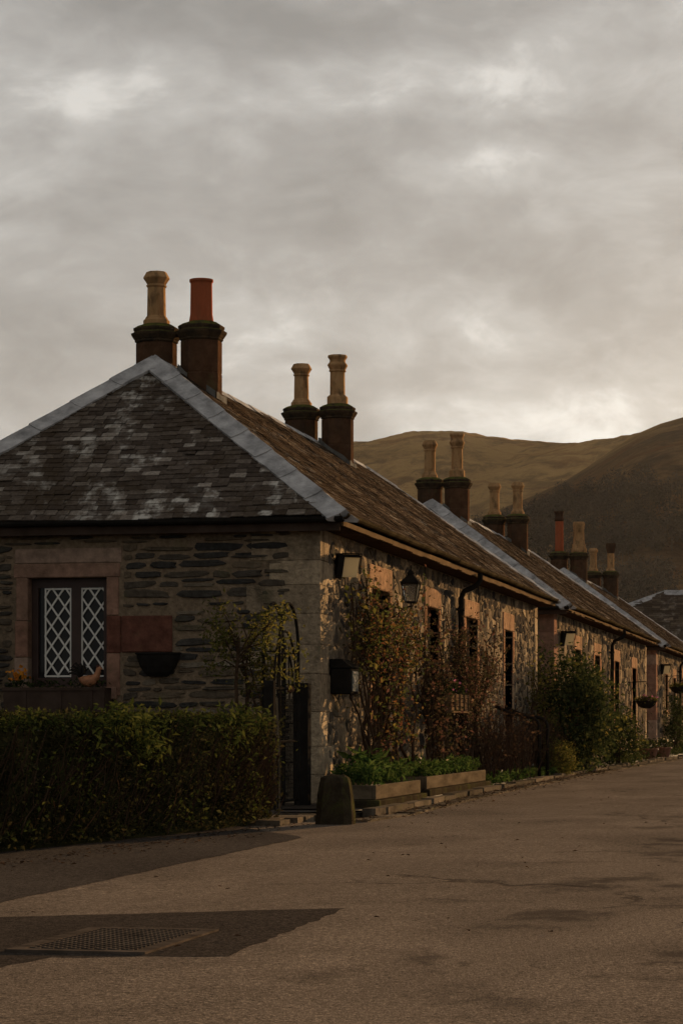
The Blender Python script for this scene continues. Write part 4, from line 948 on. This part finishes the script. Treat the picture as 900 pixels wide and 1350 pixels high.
def twiggy(label, y0, y1, h, n, xoff=.35, seed=5, leaf='leaf_brown', nl=700):
    rs = np.random.default_rng(seed); ym = (y0 + y1) / 2
    t_ = thing('bare_shrub', label, 'shrub', (XF + xoff, ym, .05), 'shrubs along the cottage walls'); mb = MB(); tips = []
    for k in range(n):
        b = np.array((XF + xoff + rs.normal() * .12, rs.uniform(y0, y1), .05)); q = b + np.array((rs.normal() * .16, rs.normal() * .3, h * rs.uniform(.55, 1.05))); m_ = (b + q) / 2 + rs.normal(size=3) * .05
        mb.tube([b, m_, q], [.008, .006, .002], 4); tips += [m_, q]
        for _ in range(3):
            s = rs.uniform(.3, .9); p = b + (q - b) * s; e_ = p + np.array((rs.normal() * .12, rs.normal() * .16, rs.uniform(.05, .3))); mb.tube([p, e_], [.004, .0015], 3); tips.append(e_)
    mb.build('stems', 'twig_red', t_); T = np.array(tips); P = T[rs.integers(0, len(T), nl)] + rs.normal(size=(nl, 3)) * .07; P[:, 2] = np.maximum(P[:, 2], .06)
    mb = MB(); mb.leaves(P, .05, 0, .5, .1, .4); mb.build('foliage', leaf, t_)
twiggy('thicket of bare red brown stems below the second side window', 33.6, 38.0, 1.05, 170, .38, 5)
twiggy('leafless brown shrub beside the second door and handrail', 39.6, 41.8, .95, 90, .35, 6)

bush('leafy_shrub', 'big dark evergreen shrub at the corner of the second cottage', 'shrub', (-5.05, 43.6, .05), (.55, 2.0, 1), 1.95, 'leaf_bush', .085, 150, 55, cr=.15, extra=('leaf_yellow', 500, .08))
bush('leafy_shrub', 'smaller loose green shrub beside the big dark evergreen', 'shrub', (-5.1, 51.0, .05), (.45, 1.6, 1), 1.05, 'leaf_bush', .075, 60, 40, cr=.15, extra=('leaf_yellow', 250, .07))
bush('clipped_shrub', 'low rounded clipped box shrub by the iron handrails', 'shrub', (-4.98, 40.2, .05), (.24, .5, 1), .52, 'leaf_yellow', .035, 70, 40, cr=.055, twigs=4)
bush('leafy_shrub', 'dark upright shrub against the front of the second cottage', 'shrub', (-5.85, 43.7, .05), (.35, .5, 1), 2.2, 'leaf_bush', .075, 60, 40, cr=.15)

# bedding in the planters and along the kerb
def bedding(name, label, x0, x1, y0, y1, z, n, h=.22, leaf='leaf_bed', kind=None, lsz=.07, flowers=0, hump=True):
    P = np.stack([RNG.uniform(x0, x1, n), RNG.uniform(y0, y1, n), np.zeros(n)], 1)
    hh = np.array([h * (.45 + .75 * abs(mnoise.noise(Vector((p[0] * 2.3, p[1] * 1.6, 2))) + .35)) for p in P]); P[:, 2] = z + hh * RNG.random(n) ** .6
    mb = MB(); mb.leaves(P, lsz, 0, .3, .1, .5, np.tile((0.2, -.2, -.1), (n, 1)))
    for k in range(n // 14):
        p = P[RNG.integers(n)]; mb.tube([(p[0], p[1], z), p], [.005, .002], 3)
    mats = [leaf]
    if flowers: idx = RNG.integers(0, n, flowers); mb.leaves(P[idx] + np.array((0.03, 0, .05)), .045, 1, 1.0, .3, .3); mats.append('flower_pale')
    o = mb.build(name, mats, loc=((x0 + x1) / 2, (y0 + y1) / 2, z)); tag(o, label, 'bedding plants', None if kind else 'plants in the wooden planters', kind); return o
def planter(label, x0, x1, y0, y1, z0, z1, feet=True):
    t_ = thing('wooden_planter', label, 'planter', ((x0 + x1) / 2, (y0 + y1) / 2, z0), 'wooden planters on the kerb strip'); w = .04
    for nm, bx in (('side_board', (x1 - w, x1, y0, y1)), ('side_board', (x0, x0 + w, y0, y1)), ('end_board', (x0 + w, x1 - w, y0, y0 + w)), ('end_board', (x0 + w, x1 - w, y1 - w, y1))):
        mb = MB(); mb.box(bx[0], bx[1], bx[2], bx[3], z0 + .03, z1, 0, .006); mb.build(nm, 'planter_wood', t_)
    mb = MB(); mb.box(x0 + w + .002, x1 - w - .002, y0 + w + .002, y1 - w - .002, z0 + .04, z1 - .04); mb.build('soil_fill', 'soil', t_)
    mb = MB(); mb.box(x0 - .05, x1 + .06, y0 - .12, y1 + .1, z0 - .1, z0 + .028, 0, .01); mb.build('plinth', 'mossy_stone', t_)
planter('nearest wooden planter trough on a mossy plinth by the bollard', -5.32, -4.82, 23.9, 26.4, .10, .275)
planter('further wooden planter trough beside the kerb below the side windows', -5.48, -5.02, 27.9, 32.4, .10, .275)
bedding('planter_plants', 'green leafy plants filling the nearest wooden planter', -5.28, -4.86, 23.95, 26.3, .28, 1500, .24)
bedding('planter_plants', 'low green plants filling the further wooden planter', -5.44, -5.06, 28.0, 32.3, .28, 1700, .19, flowers=6)
bedding('broad_leaved_plant', 'broad leaved plant standing tall at the back of the nearest planter', -5.40, -5.22, 25.3, 26.3, .28, 120, .42, lsz=.16)
bedding('verge_plants', 'grassy green ground cover between kerb and bare shrubs', -5.5, -4.98, 32.8, 47, .06, 2600, .16, kind='stuff', lsz=.08, flowers=10)
bedding('verge_plants', 'dark ground cover along the kerb of the further cottages', -5.55, -4.9, 50, 78, .06, 2200, .22, leaf='leaf_bush', kind='stuff', lsz=.09)

# window boxes, baskets, pots
def window_box_side():
    t_ = thing('window_box', 'slatted wooden window box below the first side window', 'window box', (XF + .18, 32.1, 1.05), 'window boxes of the nearest cottage'); x0, x1, y0_, y1_ = XF + .07, XF + .36, 31.35, 32.9
    mb = MB(); mb.box(x0, x1, y0_, y0_ + .02, 1.07, 1.30); mb.box(x0, x1, y1_ - .02, y1_, 1.07, 1.30); mb.box(x0, x0 + .02, y0_ + .02, y1_ - .02, 1.07, 1.30); mb.box(x0, x1 + .03, y0_ - .02, y1_ + .02, 1.045, 1.068)
    for k in range(4): z = 1.075 + k * .057; mb.box(x1 - .02, x1, y0_ + .022, y1_ - .022, z, z + .047)
    for k in range(5): y = y0_ + .03 + k * (y1_ - y0_ - .09) / 4; mb.box(x1 + .001, x1 + .016, y, y + .03, 1.072, 1.30)
    mb.build('box', 'trellis_wood', t_)
    P = np.stack([RNG.uniform(x0, x1, 330), RNG.uniform(y0_, y1_, 330), RNG.uniform(1.27, 1.46, 330)], 1); mb = MB(); mb.leaves(P, .065, 0, .45, .3, .4); mb.build('plants', 'leaf_bush', t_); mb = MB(); mb.leaves(P[:14] + np.array((.02, 0, .04)), .045, 0, .9, .4); mb.build('flowers', 'flower_pink', t_)
window_box_side()
def trellis():
    mb = MB()
    for k in range(4): y = 31.75 + k * .28; mb.box(XF + .12, XF + .15, y, y + .035, .06, 1.04)
    for z in (.35, .8): mb.box(XF + .152, XF + .17, 31.7, 32.75, z, z + .03)
    tag(mb.build('trellis', 'trellis_wood', loc=(XF + .13, 32.2, .06)), 'narrow wooden trellis slats standing under the side window box', 'trellis')
trellis()
def front_box():
    t_ = thing('window_box', 'long dark window box under the white lattice window', 'window box', (-8.55, 24.98, 1.04), 'window boxes of the nearest cottage'); mb = MB(); x0, x1, y1_, y0_ = -9.12, -7.98, 25.08, 24.84
    mb.box(x0, x1, y0_, y0_ + .025, 1.05, 1.285); mb.box(x0, x0 + .025, y0_ + .027, y1_, 1.05, 1.285); mb.box(x1 - .025, x1, y0_ + .027, y1_, 1.05, 1.285); mb.box(x0 - .02, x1 + .02, y0_ - .02, y1_, 1.022, 1.047); mb.box(x0 - .015, x1 + .015, y0_ - .016, y0_ - .002, 1.255, 1.29); mb.box(x0 + .03, x1 - .03, y0_ + .03, y1_ - .01, 1.06, 1.25)
    for x in (-8.9, -8.5, -8.15): mb.box(x, x + .04, y0_ - .012, y0_ - .002, 1.06, 1.25)
    mb.build('box', 'darkboard', t_)
    P = np.stack([RNG.uniform(x0, x1 - .02, 260), RNG.uniform(y0_, y1_, 260), RNG.uniform(1.25, 1.36, 260)], 1); mb = MB(); mb.leaves(P, .055, 0, .45, .3, .4)
    Q = np.array((-8.98, 24.92, 1.43)) + RNG.normal(size=(46, 3)) * np.array((.065, .04, .035)); mb.leaves(Q - np.array((0, 0, .08)), .06, 0)
    mb.build('plants', 'leaf_bush', t_); mb = MB(); mb.leaves(Q, .05, 0, 1.0, .4, .3); mb.build('flowers', 'flower_orange', t_, label='orange flowers')
front_box()
def rooster():
    """small painted cockerel ornament: body lofted along a curved spine, tail fan, comb, legs"""
    t_ = thing('rooster_ornament', 'painted rooster ornament perched on the front window box', 'ornament', (-8.18, 24.93, 1.26))
    c = np.array((-8.17, 24.93, 1.36)); mb = MB()
    spine = [((-.125, .035), .012), ((-.10, .02), .035), ((-.05, .0), .062), ((.0, -.005), .070), ((.045, .015), .058), ((.075, .055), .038), ((.090, .095), .028), ((.098, .125), .029), ((.112, .135), .022), ((.135, .128), .008), ((.15, .122), .002)]
    mb.tube([c + np.array((p[0], 0, p[1])) for p, r in spine], [r for p, r in spine], 10)
    for sx in (-.02, .02): mb.tube([c + np.array((.0, sx, -.06)), c + np.array((.004, sx, -.12))], .007, 5); mb.tube([c + np.array((-.01, sx, -.118)), c + np.array((.035, sx, -.12))], .005, 4)
    mb.build('body', 'rooster_brown', t_, smooth=True)
    mb = MB()
    for k in range(7):
        a = R(60 + k * 16); p0 = c + np.array((-.105, (k % 3 - 1) * .012, .03)); L_ = .17 - abs(k - 3) * .012; q = p0 + np.array((math.cos(a) * L_, 0, math.sin(a) * L_)); m_ = (p0 + q) / 2 + np.array((.02, 0, .025)); mb.tube([p0, m_, q, q + np.array((-.03, 0, -.02))], [.012, .018, .012, .003], 5)
    mb.build('tail', 'iron', t_, smooth=True)
    mb = MB()
    for k in range(4): mb.tube([c + np.array((.075 + k * .014, 0, .145)), c + np.array((.072 + k * .016, 0, .175 - abs(k - 1.5) * .006))], [.008, .004], 5)
    mc = mb; mb = MB(); mb.tube([c + np.array((.118, 0, .115)), c + np.array((.122, 0, .088))], [.006, .009], 5); mb.build('wattle', 'redstone', t_); mb = mc; mb.build('comb', 'redstone', t_)
M['rooster_brown'] = simple('painted_rooster_brown', (0.28, 0.12, 0.055), 0.55, 0.4, 20, 0.2)
rooster()
def wall_basket():
    t_ = thing('wall_planter', 'empty black half round wall planter beneath the red stone block', 'wall planter', (-7.45, 25.1, 1.4)); mb = MB(); n = 13; vs = []
    for k, (w, dp, z) in enumerate(((.245, .17, 1.655), (.235, .16, 1.60), (.205, .135, 1.52), (.155, .10, 1.45), (.10, .06, 1.405))):
        for j in range(n): th = math.pi * j / (n - 1); vs.append((-7.455 + math.cos(th) * w, 25.11 - math.sin(th) * dp, z))
    mb.add(vs, [(r_ * n + j, r_ * n + j + 1, (r_ + 1) * n + j + 1, (r_ + 1) * n + j) for r_ in range(4) for j in range(n - 1)] + [tuple(4 * n + j for j in range(n))])
    mb.tube([(-7.455 + math.cos(math.pi * j / 12) * .25, 25.11 - math.sin(math.pi * j / 12) * .175, 1.655) for j in range(13)], .012, 5); mb.build('basket', 'iron', t_)
    m2 = MB(); m2.add([(-7.455 + math.cos(math.pi * j / 12) * .235, 25.112 - math.sin(math.pi * j / 12) * .16, 1.61) for j in range(13)], [tuple(range(13))]); m2.build('soil_fill', 'soil', t_)
wall_basket()
def hanging_basket(label, c, w, flowers, chain=.45):
    x, y, z = c; t_ = thing('hanging_basket', label, 'hanging basket', (XF, y, z + chain), 'hanging baskets'); mb = MB()
    mb.lathe([(w * .35, -.19), (w * .75, -.13), (w * .97, -.03), (w, 0), (w * .94, 0)], c, 16); mb.build('basket', 'iron', t_, smooth=True)
    mb = MB(); mb.tube([(XF + .01, y, z + chain), (x, y, z + chain + .02), (x + .02, y, z + chain - .03)], .01, 5); mb.tube([(XF + .01, y, z + chain - .28), (XF + .2, y, z + chain - .02)], .008, 5)
    for k in range(3): a = k * 2.09; mb.tube([(x, y, z + chain - .02), (x + math.cos(a) * w * .95, y + math.sin(a) * w * .95, z)], .004, 4)
    mb.build('bracket', 'iron', t_)
    P, D = ell((x, y, z + .02), (w * 1.1, w * 1.1, .09), 420, .3); P[:, 2] = np.maximum(P[:, 2], z - .05); mb = MB(); mb.leaves(P, .07, 0, .5, .5, .4); mb.build('plants', 'leaf_yellow', t_); mb = MB(); mb.leaves(P[:int(420 * flowers)] + D[:int(420 * flowers)] * .03, .05, 0, 1, .5); mb.build('flowers', 'flower_pink', t_)
hanging_basket('hanging basket with yellow green plants beside the second cottage end door', (-5.24, 59.4, 1.47), .26, .12)
hanging_basket('dark hanging basket nearest the door of the third cottage', (-5.28, 70.5, 1.98), .27, .02, .3)
hanging_basket('furthest dark hanging basket at the right edge of the row', (-5.28, 75.3, 1.95), .27, .02, .3)
def flower_pot(label, x, y, r, h, plant_h, leaf):
    t_ = thing('plant_pot', label, 'plant pot', (x, y, .06), 'plant pots by the doors'); mb = MB(); mb.lathe([(r * .7, 0), (r * .95, h * .85), (r * 1.05, h * .86), (r * 1.05, h), (r * .9, h), (r * .88, h * .9)], (x, y, .06), 16); mb.build('pot', 'terracotta_pot', t_, smooth=False)
    P, D = ell((x, y, .06 + h + plant_h * .4), (r * 1.15, r * 1.15, plant_h * .6), 350, .4); mb = MB(); mb.leaves(P, .06, 0, .5, .3, .4, D); mb.build('plant', leaf, t_); mb = MB(); mb.leaves(P[:24] + D[:24] * .03, .05, 0, 1, .4); mb.build('flowers', 'flower_pale', t_)
flower_pot('bushy plant pot nearest the end door of the second cottage', -5.05, 57.8, .24, .26, .26, 'leaf_bush')
flower_pot('plant pot with pale flowers at the gap after the second cottage', -5.0, 61.2, .24, .26, .24, 'leaf_bush')
bush('leafy_shrub', 'dark shrub growing up the corner of the third cottage', 'shrub', (-5.38, 70.0, .05), (.25, .7, 1), 1.6, 'leaf_bush', .08, 40, 35, cr=.14)
bush('leafy_shrub', 'brown leaved shrub by the door of the third cottage', 'shrub', (-5.35, 75.5, .05), (.25, .7, 1), 1.7, 'leaf_rose_red', .08, 40, 35, cr=.14)

# boulder, bollard, handrails
def blob(name, label, cat, c, r, mat, seed=1, amp=.18):
    import bmesh
    bm = bmesh.new(); bmesh.ops.create_icosphere(bm, subdivisions=4, radius=1)
    mb = MB(); vs = []
    for v in bm.verts:
        k = 1 + amp * mnoise.fractal(v.co * 1.3 + Vector((seed, 0, 0)), 0.8, 2.0, 4); vs.append((c[0] + v.co.x * r[0] * k, c[1] + v.co.y * r[1] * k, c[2] + max(-.2, v.co.z) * r[2] * k))
    bm.verts.index_update(); mb.add(vs, [[v.index for v in f.verts] for f in bm.faces]); bm.free()
    return tag(mb.build(name, mat, loc=c, smooth=True), label, cat)
blob('boulder', 'rounded brown boulder on the kerb below the big evergreen shrub', 'boulder', (-4.98, 44.3, .06), (.17, .4, .17), 'boulder', 2)
def bollard():
    import bmesh
    c = (-4.60, 21.0, 0.0); n = 8; mb = MB()
    lv = [(.165, .15, 0), (.16, .145, .10), (.148, .136, .26), (.136, .125, .37), (.122, .112, .415), (.085, .078, .44)]; vs = []
    for hx, hy, z in lv:
        ch = .06; 
        for (sx, sy) in ((1, -1), (1, 1), (-1, 1), (-1, -1)):
            a_ = [(sx * (hx - (ch if sy * sx < 0 else 0)), 0)]
        ring = [(hx - ch, -hy), (hx, -hy + ch), (hx, hy - ch), (hx - ch, hy), (-hx + ch, hy), (-hx, hy - ch), (-hx, -hy + ch), (-hx + ch, -hy)]
        vs += [(c[0] + x + U(-.006, .006), c[1] + y + U(-.006, .006), z) for x, y in ring]
    k = len(lv); fs = [(i * 8 + j, i * 8 + (j + 1) % 8, (i + 1) * 8 + (j + 1) % 8, (i + 1) * 8 + j) for i in range(k - 1) for j in range(8)] + [tuple((k - 1) * 8 + j for j in range(8))]
    mb.add(vs, fs); tag(mb.build('stone_bollard', 'mossy_stone', loc=c), 'mossy tapered stone bollard at the road corner', 'bollard')
bollard()
def rail(label, y):
    mb = MB(); x1 = -4.98
    pts = [(x1, y, .05), (x1, y, .84)] + [(x1 - .16 + .16 * math.cos(a), y, .84 + .16 * math.sin(a)) for a in (R(20), R(40), R(60), R(80))] + [(x1 - .45, y, 1.06), (XF + .01, y, 1.18)]
    mb.tube(pts, .027, 8); tag(mb.build('handrail', 'iron', loc=(x1, y, .05), smooth=True), label, 'handrail', 'handrails at the second door steps')
rail('nearer of the two curved black iron handrails', 37.6); rail('further of the two curved black iron handrails', 38.6)

# ------------------------------------------------------------------ hedge, gate, garden plants
def hedge():
    t_ = thing('garden_hedge', 'long clipped hedge with bare brown lower face in front of the nearest cottage', 'hedge', (-5.6, 17.5, 0))
    path = [(-6.15, 11.5), (-5.72, 15.2), (-5.35, 17.6), (-5.16, 19.2), (-5.12, 20.7), (-5.2, 21.3)]
    ys = [p_[1] for p_ in path]; fx = lambda y: float(np.interp(y, ys, [p_[0] for p_ in path])); th = 1.0
    top = lambda y, x: 1.0 + .035 * mnoise.noise(Vector((x * 2, y * 1.3, 0))) + .03 * mnoise.noise(Vector((x * 6, y * 6, 3)))
    # solid dark core, added to block light passing through the leaves
    mb = MB(); Y = np.linspace(11.5, 21.2, 40); vs = []
    for y in Y:
        x = fx(y); vs += [(x - .17, y, 0), (x - .15, y, .84), (x - th + .12, y, .84), (x - th + .1, y, 0)]
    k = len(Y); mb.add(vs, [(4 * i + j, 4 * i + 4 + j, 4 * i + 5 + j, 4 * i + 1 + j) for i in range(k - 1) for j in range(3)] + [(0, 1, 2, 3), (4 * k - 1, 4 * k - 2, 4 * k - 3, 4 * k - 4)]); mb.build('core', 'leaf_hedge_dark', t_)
    mb = MB()
    for _ in range(1100):
        y = 21.25 - 9.6 * random.random() ** 1.5; b = np.array((fx(y) - U(.05, .3), y, U(.02, .6))); q = b + np.array((U(.0, .2), random.gauss(0, .12), U(.1, .4))); q[0] = min(q[0], fx(y) + .05); q[2] = min(q[2], .98); mb.tube([b, (b + q) / 2 + RNG.normal(size=3) * .02, q], [.005, .004, .0015], 3)
    mb.build('twigs', 'twig_red', t_)
    n = 27000; y = RNG.uniform(11.5, 21.3, n); z = RNG.uniform(.04, .98, n); bulge = np.array([.06 * mnoise.noise(Vector((0, a * 2.2, b * 3))) for a, b in zip(y, z)])
    x = np.array([fx(a) for a in y]) - .14 + bulge + RNG.normal(size=n) * .05; keep = np.array([mnoise.noise(Vector((a * 3.1, b * 4.3, 7))) > -.38 for a, b in zip(y, z)]); P = np.stack([x, y, z], 1)[keep]
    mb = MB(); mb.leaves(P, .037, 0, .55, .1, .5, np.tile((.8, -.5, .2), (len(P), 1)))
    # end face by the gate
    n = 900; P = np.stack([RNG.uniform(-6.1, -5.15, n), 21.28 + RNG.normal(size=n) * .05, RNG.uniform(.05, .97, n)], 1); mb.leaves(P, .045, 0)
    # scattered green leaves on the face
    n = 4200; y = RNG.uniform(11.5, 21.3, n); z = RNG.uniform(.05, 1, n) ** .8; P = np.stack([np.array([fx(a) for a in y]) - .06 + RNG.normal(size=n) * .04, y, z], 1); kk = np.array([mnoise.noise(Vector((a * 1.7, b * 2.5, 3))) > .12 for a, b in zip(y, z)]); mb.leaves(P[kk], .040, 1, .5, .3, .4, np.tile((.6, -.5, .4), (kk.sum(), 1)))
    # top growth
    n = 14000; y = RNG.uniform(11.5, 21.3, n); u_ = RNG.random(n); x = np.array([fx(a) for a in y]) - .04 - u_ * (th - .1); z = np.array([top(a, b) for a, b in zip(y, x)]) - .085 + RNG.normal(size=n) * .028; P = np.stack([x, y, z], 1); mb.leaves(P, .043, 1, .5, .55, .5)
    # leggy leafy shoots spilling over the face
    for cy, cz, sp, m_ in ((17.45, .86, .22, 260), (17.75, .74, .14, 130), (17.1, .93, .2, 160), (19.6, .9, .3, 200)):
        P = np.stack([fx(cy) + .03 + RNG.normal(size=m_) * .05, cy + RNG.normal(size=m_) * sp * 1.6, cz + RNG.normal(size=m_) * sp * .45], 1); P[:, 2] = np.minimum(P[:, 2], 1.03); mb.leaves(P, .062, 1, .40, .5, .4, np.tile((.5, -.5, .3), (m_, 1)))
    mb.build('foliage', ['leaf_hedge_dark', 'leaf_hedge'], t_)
hedge()
def gate():
    t_ = thing('garden_gate', 'narrow black iron garden gate with hooped top by the house corner', 'gate', (-5.75, 23.7, .06)); x = -5.72; y0, y1 = 23.15, 24.35; z1 = 1.27
    mb = MB()
    for y, w in ((y0 - .06, .05), (y1 + .16, .075)): mb = MB(); mb.box(x - w, x + w, y - w, y + w, .03, z1 + .05, 0, .006); mb.build('post', 'iron', t_)
    mb = MB()
    for z in (.12, .72, z1 - .02): mb.tube([(x, y0, z), (x, y1, z)], .013, 6)
    for k in range(15): y = y0 + (y1 - y0) * k / 14; mb.tube([(x, y, .1), (x, y, z1 - (0 if k % 2 else .12))], .0085 if 0 < k < 14 else .015, 5)
    ym, hw = (y0 + y1) / 2, (y1 - y0) / 2 * .8
    for r_ in (1.0, .68): mb.tube([(x, ym + hw * r_ * math.cos(a), z1 - .02 + .58 * r_ * math.sin(a)) for a in np.linspace(0, math.pi, 17)], .012, 6)
    for k in (-.3, 0, .3): mb.tube([(x, ym + k * hw, z1), (x, ym + k * hw, z1 + .5 - abs(k) * .3)], .007, 5)
    for k in range(26):
        zz = .16 + k * .042; mb.tube([(x + .004, y0, zz), (x + .004, y1, zz)], .0028, 3)
    mb.build('gate_leaf', 'iron', t_)
    mb = MB(); mb.lathe([(.004, -.03), (.035, -.02), (.04, 0), (.03, .03), (.005, .045)], (x + .03, ym + .1, z1 - .03), 8); mb.build('latch', 'redstone', t_)
gate()
def arch():
    t_ = 0; x = -5.88; mb = MB(); yc = 23.9
    for dx in (0, .16):
        mb.tube([(x + dx, yc - .42, .05), (x + dx, yc - .42, 1.62)] + [(x + dx, yc + .42 * -math.cos(a), 1.62 + .5 * math.sin(a)) for a in np.linspace(.15, math.pi - .15, 15)] + [(x + dx, yc + .42, 1.62), (x + dx, yc + .42, .05)], .017, 6)
    for z in (.5, .9, 1.3, 1.62): 
        for s_ in (-1, 1): mb.tube([(x, yc + s_ * .42, z), (x + .16, yc + s_ * .42, z)], .007, 5)
    tag(mb.build('garden_arch', 'iron', loc=(x, yc, .05)), 'tall thin iron arch behind the garden gate', 'garden arch')
arch()
def standard_tree():
    bx, by = -6.08, 23.2; t_ = thing('standard_tree', 'small standard tree with golden leaves behind the hedge', 'tree', (bx, by, .03)); mb = MB()
    mb.tube([(bx, by, .03), (bx + .015, by, .7), (bx - .01, by, 1.3), (bx + .02, by, 1.75)], [.024, .02, .018, .014], 6); br = []
    for k in range(16):
        a = U(0, 6.28); z0 = U(1.45, 1.78); q = np.array((bx + .12 + math.cos(a) * U(.2, .55), by + math.sin(a) * U(.2, .5), z0 + U(-.2, .5))); p0 = np.array((bx, by, z0)); m_ = (p0 + q) / 2 + np.array((0, 0, .07)); mb.tube([p0, m_, q], [.009, .006, .002], 4); br += [m_, q, (m_ + q) / 2, q]
    mb.build('trunk', 'bark', t_)
    B = np.array(br); P = B[RNG.integers(0, len(B), 1500)] + RNG.normal(size=(1500, 3)) * np.array((.075, .075, .06)); mb = MB(); mb.leaves(P, .05, 0, .45, .2, .4); mb.build('crown', 'leaf_yellow', t_)
standard_tree()
climber('garden_climber', 'thin straggling climber growing up the iron arch', [23.4, 23.7], 1.9, (23.2, 24.3), 6, 260, 'leaf_yellow', .04, wall_x=-6.25, seed=41, zlow=.5)
mb = MB(); mb.tube([(-5.6, 23.0, .5), (-5.64, 23.05, 1.15)], .012, 5); mb.tube([(-5.6, 23.0, .0), (-5.6, 23.0, .5)], .01, 5)
tag(mb.build('garden_cane', 'planter_wood', loc=(-5.6, 23, 0)), 'thin pale cane leaning beside the garden gate', 'cane')

# fallen leaves gathered along hedge foot, kerb and road edge
def litter():
    n = 1500; y = RNG.uniform(11, 46, n); e = np.array([(-5.55 + (v - 11.5) * .045) if v < 20.8 else kx(v) + .02 for v in y]); x = e + np.abs(RNG.normal(size=n)) * .22 + .02
    z = np.where(y < 20.8, .016, .034) + RNG.random(n) * .006; mb = MB(); mb.leaves(np.stack([x, y, z], 1), .035, 0, .6, 3.0, .5)
    m_ = 160; xx = RNG.uniform(-4, 1.5, m_); yy = RNG.uniform(8, 40, m_); mb.leaves(np.stack([xx, yy, np.full(m_, .036)], 1), .03, 0, .6, 3.0, .5)
    tag(mb.build('leaf_litter', 'leaf_brown'), 'fallen brown leaves scattered along the hedge foot and kerb', 'fallen leaves', None, 'stuff')
litter()
